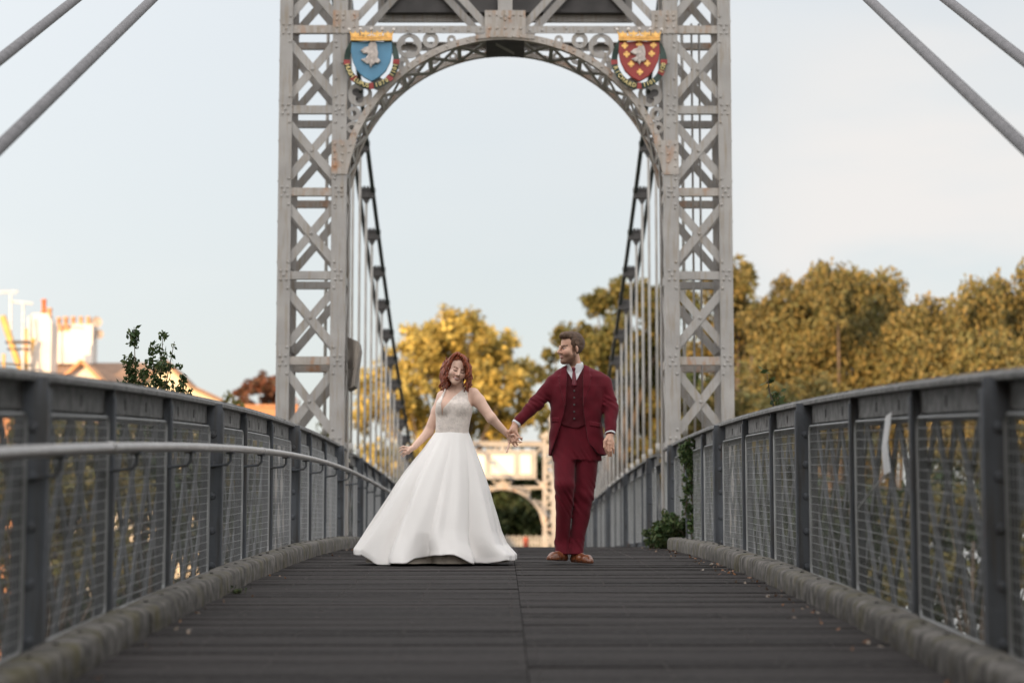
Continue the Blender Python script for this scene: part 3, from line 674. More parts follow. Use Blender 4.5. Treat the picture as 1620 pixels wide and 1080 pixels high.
arms(1011, REDP, 'red shield with gold crosses under a gilt coronet, on the right of the arch', [('RICHARD', -72, -12), ('1101', 12, 36), ('1120', 66 - 2, 82 - 2)], True)

# ---------------------------------------------------------------- cables and hangers
def zc(Y): return 3.57 + 0.00351 * (Y - 72.5) ** 2
for s in (-1, 1):
    for X, nm in ((2.19, 'inner'), (2.42, 'outer')):
        b = MB(); b.tube([(0, y - 72.5, zc(y) - zc(72.5)) for y in np.linspace(TY + 0.45, FY + 0.45, 60)], 0.036, 8)
        o = b.build('suspension_cable', BLACKC, smooth=True); o.location = (s * X, 72.5, zc(72.5))
        tag(o, 'dark main cable sagging beyond the near tower, %s one of the pair on the %s' % (nm, 'left' if s < 0 else 'right'), 'cable', 'main suspension cables')
# backstays run from the tower top down past the camera
for s, a, b_ in ((-1, (240, 0), (0, 232)), (1, (1375, 0), (1620, 232))):
    X = s * 2.37; A = onX(*a, X); B = onX(*b_, X); k = (A.z - B.z) / (A.y - B.y)
    for XX, nm in ((X, 'inner'), (s * 2.88, 'outer')):
        b = MB(); z = lambda y: A.z + k * (y - A.y)
        b.tube([(0, y - 2.0, z(y) - z(2.0)) for y in np.linspace(2.0, TY + 0.3, 30)], 0.032, 10)
        for y in np.arange(3, 29, 0.9): pass
        o = b.build('backstay_cable', CABLE, smooth=True); o.location = (XX, 2.0, z(2.0))
        tag(o, 'grey backstay cable crossing the top %s corner, the %s one of the two' % ('left' if s < 0 else 'right', nm), 'cable', 'backstay cables above the approach')
def make_hanger():
    root = empty('suspension_hanger'); c = MB()
    c.box(-0.15, 0.15, -0.05, 0.05, 0.03, 0.10); c.box(-0.13, 0.13, -0.06, 0.06, -0.07, 0.03)
    for x in (-0.09, -0.03, 0.03, 0.09): c.box(x - 0.018, x + 0.018, -0.07, 0.07, 0.06, 0.125)
    c.add([(-0.07, -0.03, -0.07), (0.07, -0.03, -0.07), (0.02, -0.03, -0.16), (-0.02, -0.03, -0.16), (-0.07, 0.03, -0.07), (0.07, 0.03, -0.07), (0.02, 0.03, -0.16), (-0.02, 0.03, -0.16)],
          [(3, 2, 1, 0), (4, 5, 6, 7), (0, 1, 5, 4), (1, 2, 6, 5), (2, 3, 7, 6), (3, 0, 4, 7)])
    c.build('clamp', DARK, root); return root
def rod(h, root): 
    b = MB(); b.tube([(0, 0, -0.15), (0, 0, -h)], 0.022, 8); b.tube([(0, 0, -h + 1.75), (0, 0, -h + 1.9)], 0.034, 8); return b.build('rod', ROD, root, smooth=True)
ph = make_hanger(); firsth = True
for s in (-1, 1):
    for i in range(47):
        y = TY + 1.75 + 1.80 * i
        if y > FY - 0.8: continue
        h = zc(y) - zd(y) + 0.3
        if firsth: o = ph; firsth = False
        else:
            o = empty('suspension_hanger'); c = ph.children[0].copy(); COL.objects.link(c); c.parent = o
        o.location = (s * 2.30, y, zc(y) - 0.03); rod(h, o)
        ordn = ['nearest', 'second', 'third', 'fourth', 'fifth', 'sixth', 'seventh', 'eighth', 'ninth', 'tenth', 'eleventh', 'twelfth', 'thirteenth', 'fourteenth']; sd_ = 'left' if s < 0 else 'right'
        lab = ('%s hanger rod from the near tower on the %s side, with its dark clamp' % (ordn[i], sd_)) if i < 14 else 'small distant hanger rod towards the far tower on the %s side' % sd_
        tag(o, lab, 'hanger', 'hanger rods along the %s side of the span' % ('left' if s < 0 else 'right'))
#PART2

# ================================================================== BACKGROUND
BARK = mat('bark', (0.09, 0.065, 0.045), 0.9, var=0.4, scale=8, bump=0.8)
def leafmat(name, col, hs, isl=0.45, tr=0.35): return mat(name, col, 0.6, var=0.5, scale=0.42, island=isl, transl=tr, hueshift=hs, spec=0.25)
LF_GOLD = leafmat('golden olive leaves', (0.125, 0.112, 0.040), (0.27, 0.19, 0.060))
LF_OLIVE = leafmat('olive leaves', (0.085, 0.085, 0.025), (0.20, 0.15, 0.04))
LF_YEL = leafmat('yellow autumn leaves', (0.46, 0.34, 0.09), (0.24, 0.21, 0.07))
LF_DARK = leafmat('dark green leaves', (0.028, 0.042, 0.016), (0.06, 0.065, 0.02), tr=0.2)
LF_RED = leafmat('rust red leaves', (0.15, 0.055, 0.03), (0.08, 0.05, 0.03))
LF_FRESH = leafmat('fresh green leaves', (0.045, 0.078, 0.028), (0.11, 0.125, 0.045), tr=0.25)

def leaves(P0, nrm, size, asp=1.6, droop=0.0):
    n = len(P0); a = rng.normal(size=(n, 3)); a[:, 2] -= droop * 2.2; a /= np.linalg.norm(a, axis=1)[:, None]
    c = nrm + rng.normal(size=(n, 3)) * 0.7; b = np.cross(a, c); b /= np.linalg.norm(b, axis=1)[:, None] + 1e-9
    s = size * rng.uniform(0.6, 1.35, n)[:, None]; u = a * s * asp / 2; v = b * s / 2
    V = np.stack([P0 - u, P0 + v * 0.9 - u * 0.1, P0 + u, P0 - v * 0.9 - u * 0.1], 1).reshape(-1, 3); Fq = np.arange(n * 4).reshape(-1, 4); return V, Fq
def blob_leaves(blobs, per_m2, size, asp=1.6, droop=0.0, rough=0.35, shell=0.35):
    Vs = []; Fs = []; o = 0
    for (c, r) in blobs:
        rx, ry, rz = r if hasattr(r, '__len__') else (r, r, r)
        nsub = max(8, int(17 * (rx * rz) ** 0.5)); 
        for k in range(nsub):
            d = rng.normal(size=3); d /= np.linalg.norm(d); q = np.array(c) + d * np.array([rx, ry, rz]) * rng.uniform(0.35, 0.95)
            rs = rng.uniform(0.22, 0.5) * (rx * rz) ** 0.5; n = int(per_m2 * 4 * math.pi * rs * rs * 1.25) + 6
            dd = rng.normal(size=(n, 3)); dd /= np.linalg.norm(dd, axis=1)[:, None]
            rad = rs * (1 - shell * rng.random(n) ** 1.5 + rng.normal(size=n) * 0.16)
            P0 = q + dd * rad[:, None]
            if droop: P0[:, 2] -= rng.random(n) ** 2 * rs * droop * 1.6
            V, Fq = leaves(P0, dd, size, asp, droop); Vs.append(V); Fs.append(Fq + o); o += len(V)
    return np.concatenate(Vs), np.concatenate(Fs)
def foliage(name, VF, m, parent=None):
    me = mesh_np(name, *VF); me.materials.append(m); o = bpy.data.objects.new(name, me); COL.objects.link(o); o.parent = parent; return o
GZ = -7.0
def tree(name, label, blobs, Y, m, per=16, size=0.2, trunk_px=None, group=None, cat='tree', **kw):
    """blobs: (px, py, radius px[, dY]) as crown masses at depth Y"""
    s = F / Y; B = []
    for b in blobs:
        dy = b[3] if len(b) > 3 else random.uniform(-2.6, 2.6); p = at(b[0], b[1], Y + dy); r = b[2] / s; B.append((tuple(p), (r, r * 1.1, r)))
    cx = sum(b[0][0] for b in B) / len(B) if trunk_px is None else at(trunk_px, 700, Y).x
    root = tag(empty(name, (cx, Y, GZ)), label, cat, group)
    V, Fq = blob_leaves(B, per, size, **kw); V = V - np.array([cx, Y, GZ]); foliage('crown', (V, Fq), m, root)
    t = MB(); top = max(b[0][2] for b in B) - GZ; r0 = 0.013 * top + 0.06
    t.tube([(0, 0, 0), (0.1, 0, top * 0.3), (-0.1, 0.1, top * 0.6), (0, 0, top * 0.9)], [r0, r0 * 0.75, r0 * 0.5, r0 * 0.15], 8)
    for (c, r) in B:
        h = max(0.3, (c[2] - GZ) * 0.55); t.tube([(0, 0, h), ((c[0] - cx) * 0.5, (c[1] - Y) * 0.5, h + (c[2] - GZ - h) * 0.6), (c[0] - cx, c[1] - Y, c[2] - GZ)], [r0 * 0.4, r0 * 0.25, r0 * 0.06], 5)
    t.build('trunk', BARK, root, smooth=True); return root
G1 = 'trees on the right bank'
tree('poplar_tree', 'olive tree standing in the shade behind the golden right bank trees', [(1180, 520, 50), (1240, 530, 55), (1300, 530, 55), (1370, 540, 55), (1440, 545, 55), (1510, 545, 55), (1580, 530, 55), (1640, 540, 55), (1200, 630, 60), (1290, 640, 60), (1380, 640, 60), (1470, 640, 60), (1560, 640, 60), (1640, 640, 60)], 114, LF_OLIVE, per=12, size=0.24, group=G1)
tree('willow_tree', 'broad golden drooping tree in the middle of the right bank trees', [(1215, 500, 45), (1262, 458, 48), (1325, 450, 48), (1385, 468, 50), (1425, 520, 48), (1240, 560, 60), (1320, 540, 70), (1400, 590, 66), (1290, 630, 66), (1370, 680, 70), (1450, 640, 50), (1230, 660, 55)], 88, LF_GOLD, per=52, size=0.125, droop=1.1, group=G1)
tree('willow_tree', 'drooping olive gold tree at the right edge, above the railing', [(1480, 500, 40), (1545, 480, 48), (1605, 462, 45), (1650, 500, 60), (1500, 570, 60), (1580, 570, 66), (1640, 620, 70), (1520, 660, 66), (1600, 700, 70)], 80, LF_GOLD, per=48, size=0.12, droop=1.3, group=G1)
tree('broadleaf_tree', 'bright yellow tree crown just right of the right tower leg', [(1150, 460, 40), (1180, 440, 30), (1195, 500, 40), (1140, 540, 50), (1180, 590, 50), (1130, 640, 55), (1200, 660, 45)], 100, LF_GOLD, per=30, size=0.17, group=G1)
tree('broadleaf_tree', 'dark green tree with gold edges behind the groom and the right hangers', [(945, 478, 26), (985, 470, 32), (1030, 478, 38), (1075, 470, 36), (922, 540, 38), (975, 545, 48), (1040, 560, 52), (905, 610, 40), (960, 630, 55), (1040, 650, 60), (890, 680, 45), (960, 710, 60), (1060, 730, 60), (885, 525, 10), (872, 560, 16), (862, 590, 14)], 124, LF_OLIVE, per=28, size=0.19)
tree('conifer_tree', 'dark evergreen mass low behind the golden trees right of the bridge', [(1130, 700, 60), (1200, 720, 60), (1090, 620, 40), (1250, 750, 60), (1170, 800, 70), (1310, 800, 60), (1380, 830, 60)], 96, LF_DARK, per=16, size=0.24, group=G1)
tree('autumn_tree', 'loose yellow autumn tree behind the bride with sky showing through', [(700, 520, 32), (745, 525, 36), (722, 560, 36), (725, 640, 40), (800, 610, 38), (640, 620, 38), (680, 555, 32), (660, 545, 34), (790, 555, 36), (620, 590, 36), (690, 590, 40), (755, 600, 42), (825, 590, 32), (590, 650, 38), (650, 660, 44), (715, 665, 40), (780, 665, 44), (840, 650, 30), (600, 730, 44), (665, 740, 44), (575, 600, 24)], 136, LF_YEL, per=12, size=0.22, shell=0.8)
tree('copper_tree', 'rust coloured tree just left of the left tower leg', [(385, 615, 16), (410, 608, 20), (432, 620, 22), (395, 640, 20), (430, 650, 24), (455, 640, 20), (372, 650, 18)], 118, LF_RED, per=15, size=0.26, shell=0.7)
tree('broadleaf_tree', 'dark green tree filling the far arch', [(740, 800, 60), (800, 800, 55), (850, 810, 55), (700, 760, 45), (830, 745, 40), (790, 850, 50), (870, 850, 50), (650, 790, 60)], 152, LF_DARK, per=12, size=0.3)
# bushes on both banks seen through the railings
bush = []
def bushrow(label, pxs, pys, Y, r, m, per, size):
    b = [(px, py + random.uniform(-12, 12), r * random.uniform(0.8, 1.25)) for px in pxs for py in pys]
    return tree('bank_shrub', label, b, Y, m, per=per, size=size, cat='shrub', group='shrubs below the railings')
bushrow('yellow green shrubs seen through the left railing near the frame edge', range(-60, 240, 60), (700, 790, 880), 52, 55, LF_GOLD, 20, 0.14)
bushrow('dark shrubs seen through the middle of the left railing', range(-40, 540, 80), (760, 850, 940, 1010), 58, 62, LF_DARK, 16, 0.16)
bushrow('green shrubs seen through the left railing close to the left tower leg', range(300, 580, 70), (720, 800), 66, 48, LF_OLIVE, 16, 0.16)
bushrow('olive shrubs seen through the left railing below the white gabled house', range(60, 420, 60), (670, 730), 60, 44, LF_OLIVE, 18, 0.14)
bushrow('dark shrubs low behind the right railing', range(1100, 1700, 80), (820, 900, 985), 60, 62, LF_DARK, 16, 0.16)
bushrow('golden shrubs seen through the right railing near the frame edge', (1430, 1500, 1570, 1630), (800, 900), 50, 45, LF_GOLD, 20, 0.13)
bushrow('golden shrubs above the middle of the right railing', (1090, 1150, 1210, 1235, 1290, 1360), (640, 700), 70, 40, LF_GOLD, 20, 0.15)

# ---------------------------------------------------------------- house on the left bank
WHITE = mat('white render', (0.60, 0.56, 0.52), 0.8, var=0.08, scale=1.5)
ROOF = mat('brown roof tiles', (0.20, 0.125, 0.085), 0.85, var=0.25, scale=2.5, stretch=(1, 1, 5))
BRICK = mat('orange brick', (0.38, 0.18, 0.09), 0.85, var=0.25, scale=6)
TERRA = mat('terracotta', (0.50, 0.26, 0.13), 0.8, var=0.15)
TERRAR = mat('red terracotta', (0.50, 0.12, 0.035), 0.8, var=0.1)
TIMB = mat('yellow timber', (0.55, 0.33, 0.10), 0.7, var=0.15)
GLASS = mat('window glass', (0.03, 0.035, 0.04), 0.1)
PALEM = mat('pale metal', (0.5, 0.5, 0.5), 0.5)
HY = 95.0
def h(px, py, dy=0): return at(px, py, HY + dy)
def prism(b, pts, y0, y1, mi=0):
    n = len(pts); V = [(p[0], y0, p[1]) for p in pts] + [(p[0], y1, p[1]) for p in pts]
    b.add(V, [tuple(range(n - 1, -1, -1)), tuple(range(n, 2 * n))] + [(i, (i + 1) % n, (i + 1) % n + n, i + n) for i in range(n)], mi)
def hx(px): return h(px, 600).x
def hz(py): return h(100, py).z
org = Vector((hx(150), HY, GZ))
def shift(b, o=org): b.v = [(v[0] - o[0], v[1] - o[1], v[2] - o[2]) for v in b.v]; return b
house = tag(empty('house', org), 'white house with brown hipped roof and a small white gable, left above the railing', 'house')
b = MB(); b.box(hx(40), hx(285), HY + 0.5, HY + 9, GZ, hz(655)); shift(b).build('wall', WHITE, house)
b = MB(); e = hz(655); rz_ = hz(553)
V = [(hx(30), HY - 0.3, e), (hx(300), HY - 0.3, e - .2), (hx(300), HY + 9.6, e), (hx(30), HY + 9.6, e), (hx(60), HY + 4.6, rz_), (hx(203), HY + 4.6, rz_)]
V += [(v[0], v[1], v[2] - 0.25) for v in V[:4]]
b.add(V, [(0, 1, 5, 4), (1, 2, 5), (2, 3, 4, 5), (3, 0, 4), (6, 7, 1, 0), (7, 8, 2, 1), (8, 9, 3, 2), (9, 6, 0, 3), (9, 8, 7, 6)])
roof = shift(b).build('roof', ROOF, house)
b = MB(); prism(b, [(hx(98), hz(640)), (hx(152), hz(640)), (hx(152), hz(600)), (hx(126), hz(573)), (hx(98), hz(598))], HY + 0.6, HY + 3.0); dm = shift(b).build('gable', WHITE, house)
b = MB(); b.bar((hx(93), HY + 1.7, hz(600)), (hx(126), HY + 1.7, hz(569)), 3.0, 0.12, (-0.6, 0, 0.7)); b.bar((hx(126), HY + 1.7, hz(569)), (hx(158), HY + 1.7, hz(602)), 3.0, 0.12, (0.6, 0, 0.7)); shift(b).build('gable_roof', TERRA, dm)
b = MB(); b.box(hx(115), hx(137), HY + 0.56, HY + 0.59, hz(638), hz(612)); shift(b).build('window', GLASS, house)
def chimney(poly, y0, y1, pots, label_mat=WHITE):
    b = MB(); prism(b, poly, y0, y1); c = shift(b).build('chimney', label_mat, house)
    for (px, pb, pt, rad, m) in pots:
        x = hx(px); yy = (y0 + y1) / 2; z0, z1 = hz(pb), hz(pt); hh = z1 - z0; q = MB()
        q.lathe([(rad * 1.15, 0), (rad * 1.15, hh * .15), (rad * 0.85, hh * .22), (rad * 0.8, hh * .85), (rad, hh * .88), (rad, hh), (rad * .7, hh)], (x, yy, z0), 10)
        shift(q).build('chimney_pot', m, c, smooth=True)
    return c
chimney([(hx(46), hz(650)), (hx(84), hz(650)), (hx(84), hz(512)), (hx(80), hz(504)), (hx(76), hz(499)), (hx(52), hz(499)), (hx(49), hz(504))], HY - 0.6, HY + 0.8, [(66, 499, 473, 0.11, TERRAR), (75, 503, 487, 0.12, TERRA)])
HYs = HY; HY = HY + 4.2                                     # this stack stands behind the ridge
chimney([(hx(84), hz(575)), (hx(145), hz(575)), (hx(145), hz(513)), (hx(112), hz(513)), (hx(108), hz(524)), (hx(84), hz(524))], HY - 0.0, HY + 1.2, [(87, 520, 499, 0.11, TERRA), (98, 522, 498, 0.12, TERRA), (110, 514, 498, 0.11, TERRA), (122, 514, 498, 0.11, TERRA), (134, 514, 498, 0.11, TERRA)])
b = MB(); b.box(hx(86), hx(108), HY + 0.0, HY + 0.8, hz(524), hz(514)); shift(b).build('chimney_cap', TERRA, house); HY = HYs
org2 = Vector((hx(20), HY, GZ))
h2 = tag(empty('house', org2), 'old house at the left edge with a buff chimney and scaffold in front', 'house')
b = MB(); b.box(hx(-60), hx(42), HY + 2, HY + 8, GZ, hz(590)); shift(b, org2).build('wall', BRICK, h2)
b = MB(); b.box(hx(10), hx(34), HY + 3, HY + 4, hz(590), hz(522)); c = shift(b, org2).build('chimney', TERRA, h2)
for px in (14, 28):
    q = MB(); q.lathe([(0.16, 0), (0.13, 0.3), (0.15, 0.5), (0.11, 0.5)], (hx(px) , HY + 3.5, hz(522)), 8); shift(q, org2).build('chimney_pot', TERRA, c)
sc = tag(empty('scaffold', (hx(30), HY - 1, GZ)), 'scaffold of yellow timbers and pale poles beside the tall white chimney', 'scaffold')
o3 = Vector((hx(30), HY - 1, GZ))
for i, (a, b_, r_, m) in enumerate((((4, 500), (36, 596), 0.13, TIMB), ((52, 535), (36, 596), 0.12, TIMB), ((37, 480), (36, 600), 0.05, PALEM), ((46, 500), (47, 600), 0.05, PALEM), ((6, 560), (6, 640), 0.06, TIMB), ((0, 575), (50, 578), 0.05, DARK), ((10, 541), (46, 541), 0.07, DARK), ((12, 552), (46, 552), 0.05, DARK))):
    q = MB(); A = h(*a, -1); B_ = h(*b_, -1 if r_ > .1 else -1.3); q.tube([A, B_], r_, 6); shift(q, o3).build('beam' if m is TIMB else 'pole', m, sc)
q = MB(); q.box(hx(22), hx(48), HY - 0.9, HY - 0.7, hz(560), hz(512)); shift(q, o3).build('netting', DARK, sc) if False else None
an = tag(empty('aerial', h(17, 520, 1)), 'pale television aerial standing above the scaffold', 'aerial'); o4 = h(17, 520, 1)
q = MB(); q.tube([h(17, 540, 1), h(17, 463, 1)], 0.05, 6); q.tube([h(-6, 463, 1), h(29, 461, 1)], 0.03, 5); q.tube([h(17, 477, 1), h(52, 480, 1)], 0.05, 5)
for px in range(0, 30, 5): q.tube([h(px, 458, 1), h(px, 467, 1)], 0.015, 4)
shift(q, o4).build('mast', PALEM, an)
q = MB(); q.tube([h(109, 512, 4.3), h(109, 471, 4.3)], 0.012, 5); q.tube([h(100, 472, 4.3), h(114, 471, 4.3)], 0.03, 5); o5 = h(109, 512, 4.3); an2 = tag(shift(q, o5).build('aerial', DARK), 'thin dark aerial above the white chimney stack', 'aerial')
for (px, py, r_, lab) in ((153, 510, 0.24, 'upper of two round satellite dishes right of the chimney'), (157, 529, 0.20, 'lower of two round satellite dishes right of the chimney')):
    o6 = h(px, py, 4.6); d = tag(empty('satellite_dish', o6), lab, 'satellite dish', 'satellite dishes on the white chimney')
    q = MB(); V = []; Fs = []
    for i in range(4):
        rr = r_ * i / 3
        for k in range(14): a = 2 * math.pi * k / 14; V.append((rr * math.cos(a), -0.08 * (i / 3) ** 2, rr * math.sin(a)))
    for i in range(3):
        for k in range(14): Fs.append((i * 14 + k, i * 14 + (k + 1) % 14, (i + 1) * 14 + (k + 1) % 14, (i + 1) * 14 + k))
    q.add(V, Fs); q.tube([(0, 0, 0), (0, -0.25, -0.05)], 0.02, 5); q.build('dish', mat('dish grey', (0.32, 0.27, 0.24), 0.6), d)
    q = MB(); q.tube([(0, 0.02, 0), (-0.18, 0.3, -0.06), (-0.26, 0.35, -0.06)], 0.025, 5); q.build('arm', DARK, d)
o7 = Vector((hx(290), HY - 6, GZ)); h3 = tag(empty('house', o7), 'low white gabled house behind the leafy shrub above the left railing', 'house')
def g(px, py): p = at(px, py, HY - 6); return (p.x, p.z)
b = MB(); prism(b, [(g(212, 700)[0], GZ), (g(348, 700)[0], GZ), g(348, 634), g(300, 612), g(262, 574), g(212, 620)], HY - 6, HY - 1); shift(b, o7).build('wall', mat('pale gable render', (0.62, 0.52, 0.38), 0.8, var=0.08), h3)
b = MB(); 
for a, c in (((208, 622), (262, 571)), ((262, 571), (302, 611)), ((302, 611), (352, 634))):
    A = g(*a); C_ = g(*c); b.bar((A[0], HY - 3.6, A[1]), (C_[0], HY - 3.6, C_[1]), 5.2, 0.14, (0.3, 0, 1))
shift(b, o7).build('roof', ROOF, h3)
p0 = at(372, 644, 104); p1 = at(470, 644, 104); b = MB(); b.box(0, p1.x - p0.x, 0, 0.4, 0, p0.z - GZ); b.box(-0.05, p1.x - p0.x + 0.05, -0.06, 0.46, p0.z - GZ + .001, p0.z - GZ + 0.12)
o = b.build('brick_wall', BRICK); o.location = (p0.x, 104, GZ); tag(o, 'sunlit orange brick wall under the rust coloured tree', 'wall')
# white fence and red post behind the far arch
p0 = at(760, 848, 134); b = MB(); x1 = at(872, 848, 134).x - p0.x
zf = at(800, 872, 134).z - GZ - .5
for i in range(int(x1 / 0.16)): b.box(i * 0.16, i * 0.16 + 0.11, 0, 0.03, zf, p0.z - GZ + (0.05 if i % 2 else 0))
b.box(0, x1, 0.032, 0.07, p0.z - GZ - 0.4, p0.z - GZ - 0.3); b.box(0, x1, 0.072, 0.3, 0, zf + .3)
o = b.build('picket_fence', mat('greyed white fence paint', (0.30, 0.29, 0.28), 0.8)); o.location = (p0.x, 134, GZ); tag(o, 'low white fence seen through the far arch', 'fence')
p0 = at(832, 849, 131); b = MB(); b.lathe([(0.14, 0), (0.14, p0.z - GZ - .1), (0.11, p0.z - GZ - .06), (0.1, p0.z - GZ)], (0, 0, 0), 10); o = b.build('bollard', mat('brick red post', (0.30, 0.06, 0.03), 0.7)); o.location = (p0.x, 131, GZ); tag(o, 'brick red post beside the white fence beyond the far arch', 'post')

# unseen block added behind the viewer to shade the near bridge from the sun
o8 = Vector((-33, -30, GZ)); tb = tag(empty('sun_blocker', o8), 'unseen brick block added behind the viewer to shade the near bridge', 'sun blocker')
b = MB(); b.box(-27, 27, -12, 0, 0, 32); b.build('wall', BRICK, tb)
b = MB(); V = [(-28, -13, 32), (28, -13, 32), (28, 1, 32), (-28, 1, 32), (-22, -6, 34), (22, -6, 34)]; b.add(V, [(0, 1, 5, 4), (1, 2, 5), (2, 3, 4, 5), (3, 0, 4), (3, 2, 1, 0)]); b.build('roof', ROOF, tb)
shade_trees = (('left', -6.8), ('right', 6.8))
for i in range(9):
    for j in range(7):
        b = MB(); b.box(-25 + i * 6, -23 + i * 6, 0.02, 0.08, 3 + j * 4, 5.4 + j * 4); b.build('window', GLASS, tb)

# two unseen trees added beside the approach to darken its near railings
for sd_, X in shade_trees:
    bl = [((X + random.uniform(-1.2, 1.2), yy + random.uniform(-1, 1), zz), (2.1, 2.4, 2.0)) for yy in (-3, 0.5, 4.0, 8.0, 11.5) for zz in (1.5, 4.2, 7.0)]
    root = tag(empty('broadleaf_tree', (X, 1.5, GZ)), 'unseen dark tree added to shade the near rail, just outside the %s railing' % sd_, 'tree', 'unseen trees added to shade the approach')
    V, Fq = blob_leaves(bl, 26, 0.16); foliage('crown', (V - np.array([X, 1.5, GZ]), Fq), LF_DARK, root)
    t = MB(); t.tube([(0, 0, 0), (0.1, 0, 6), (0, 0.1, 12)], [0.35, 0.25, 0.06], 8); t.build('trunk', BARK, root, smooth=True)

# ---------------------------------------------------------------- plants near the bridge
def sprig(name, label, base, stems, m, leaf=0.04, cat='plant', per=28, group=None, seed=1):
    """stems: list of end offsets; each stem carries pairs of small pointed leaves and side twigs"""
    rr = random.Random(seed); root = tag(empty(name, base), label, cat, group); sb = MB(); P0 = []; NN = []; 
    def grow(a, b_, r, n, lvl):
        r = min(r, (b_ - a).length * 0.02)
        mid = (a + b_) / 2 + Vector((rr.uniform(-1, 1), rr.uniform(-1, 1), rr.uniform(0, 1))) * (b_ - a).length * 0.08
        pts = [a, mid, b_]; sb.tube(pts, [r, r * 0.7, r * 0.3], 5)
        for i in range(n):
            t = (i + 0.5) / n; p = a.lerp(mid, t * 2) if t < .5 else mid.lerp(b_, t * 2 - 1)
            if lvl == 0 and t > 0.12 and rr.random() < 0.30:
                d = Vector((rr.uniform(-1, 1), rr.uniform(-1, 1), rr.uniform(0.2, 1.2))).normalized() * (b_ - a).length * rr.uniform(0.14, 0.30) * (1.15 - t); grow(p, p + d, r * 0.5, max(4, int(n * 0.35)), 1)
            for k in range(2 if lvl else 1): P0.append(p + Vector((rr.uniform(-1, 1), rr.uniform(-1, 1), rr.uniform(-.6, 1))) * leaf * 1.15); NN.append((0, 0, 1))
    for (a, b_) in stems: grow(Vector(a), Vector(b_), 0.008, per, 0)
    sb.build('stem', BARK, root)
    V, Fq = leaves(np.array([tuple(p) for p in P0]), np.array(NN, float), leaf, 1.8, -0.25); foliage('foliage', (V, Fq), m, root); return root
YS = 19.0; B0 = at(245, 720, YS)
st = []
for (px, py, dy) in ((212, 517, 0), (258, 524, .3), (276, 540, -.2), (242, 556, .1), (200, 575, -.1), (228, 590, .2), (290, 598, 0), (264, 585, .3), (186, 600, .1), (300, 615, .2), (247, 600, -.2), (275, 605, 0), (215, 608, 0)):
    e = at(px, py, YS + dy) - B0; st.append(((e.x * 0.35 + random.uniform(-.1, .1), dy * .4, 0.0), tuple(e)))
sprig('shrub', 'dark leafy shrub with upright sprigs poking above the left railing', B0, st, LF_FRESH, 0.027, 'shrub', 38, seed=4)
Bq = at(1229, 660, 17.5); sprig('wild_sprig', 'small green sprig poking above the right railing', Bq, [((0, 0, 0), tuple(at(1212, 583, 17.5) - Bq)), ((0, 0, 0), tuple(at(1236, 616, 17.6) - Bq))], LF_FRESH, 0.035, 'plant', 14, seed=3)
# ivy at the foot of the right tower leg
Bi = at(1060, 860, 25.5); st = []
for i in range(90):
    px = random.gauss(1062, 19); py = 866 - abs(random.gauss(0, 34)); e = at(px, py, 25.5 + random.uniform(-.5, .3)) - Bi; st.append(((random.uniform(-.2, .3), random.uniform(-.2, .2), -0.05), tuple(e)))
for (px, py) in ((1090, 715), (1098, 700), (1106, 740), (1085, 760), (1104, 790), (1100, 770), (1078, 705), (1088, 695), (1096, 820), (1090, 800), (1108, 720), (1094, 745)):
    e = at(px, py, 24.4) - Bi; st.append((tuple((at(px + random.uniform(-4, 8), py + 55, 24.4) - Bi)), tuple(e)))
sprig('ivy', 'green creeper growing up the right railing at the foot of the tower', Bi, st, LF_FRESH, 0.030, 'plant', 22, seed=8)
Bm = at(366, 935, 14.0); sprig('weed', 'tiny green weed growing at a joint of the left kerb', Vector((-1.60, 14.3, zd(14.3))), [((0, 0, 0), (0.02 * i - .05, 0.03 * (i % 3) - .03, 0.025 + 0.01 * (i % 2))) for i in range(7)], LF_FRESH, 0.012, 'plant', 6, seed=2)
# litter of small leaves by the kerbs
P0 = []
for i in range(150):
    s = 1 if random.random() < 0.75 else -1; y = random.uniform(8, 26); x = s * (1.63 - abs(random.gauss(0, 0.10))); P0.append((x, y, zd(y) + 0.008))
V, Fq = leaves(np.array(P0), np.tile([0, 0, 1.0], (len(P0), 1)), 0.022, 1.5); V[:, 2] = np.clip(V[:, 2], [zd(v[1]) + 0.004 for v in V], [zd(v[1]) + 0.03 for v in V])
tag(foliage('leaf_litter', (V, Fq), leafmat('fallen leaves', (0.20, 0.09, 0.04), (0.30, 0.26, 0.22), tr=0.1)), kind='stuff')
# plastic strip hanging from the right mesh with a loose tie
XS = RX - 0.06
ps = [onX(px, py, XS) for px, py in ((1404, 657), (1402, 678), (1398, 705), (1399, 725), (1402, 750))]
root = tag(empty('plastic_strip', ps[0]), 'white plastic strip hanging on the right railing mesh with a loose pale tie', 'strip'); b = MB(); V = []
for p in ps: q = p - ps[0]; V += [(q.x - 0.01, q.y - 0.20, q.z), (q.x, q.y + 0.05, q.z)]
V += [(v[0] - 0.003, v[1], v[2]) for v in V]
Fs = []
for i in range(4): a = 2 * i; Fs += [(a, a + 1, a + 3, a + 2), (a + 10, a + 12, a + 13, a + 11), (a, a + 2, a + 12, a + 10), (a + 1, a + 11, a + 13, a + 3)]
Fs += [(0, 10, 11, 1), (8, 9, 19, 18)]
b.add(V, Fs); b.build('strip', mat('white plastic', (0.72, 0.74, 0.76), 0.35, var=0.12, scale=12), root)
b = MB(); a, c = ps[-1] - ps[0], onX(1358, 803, XS) - ps[0]; b.tube([a, (a + c) / 2 + Vector((0, 0, 0.01)), c], 0.0045, 5); b.build('tie', mat('pale tie', (0.5, 0.5, 0.5), 0.4), root)

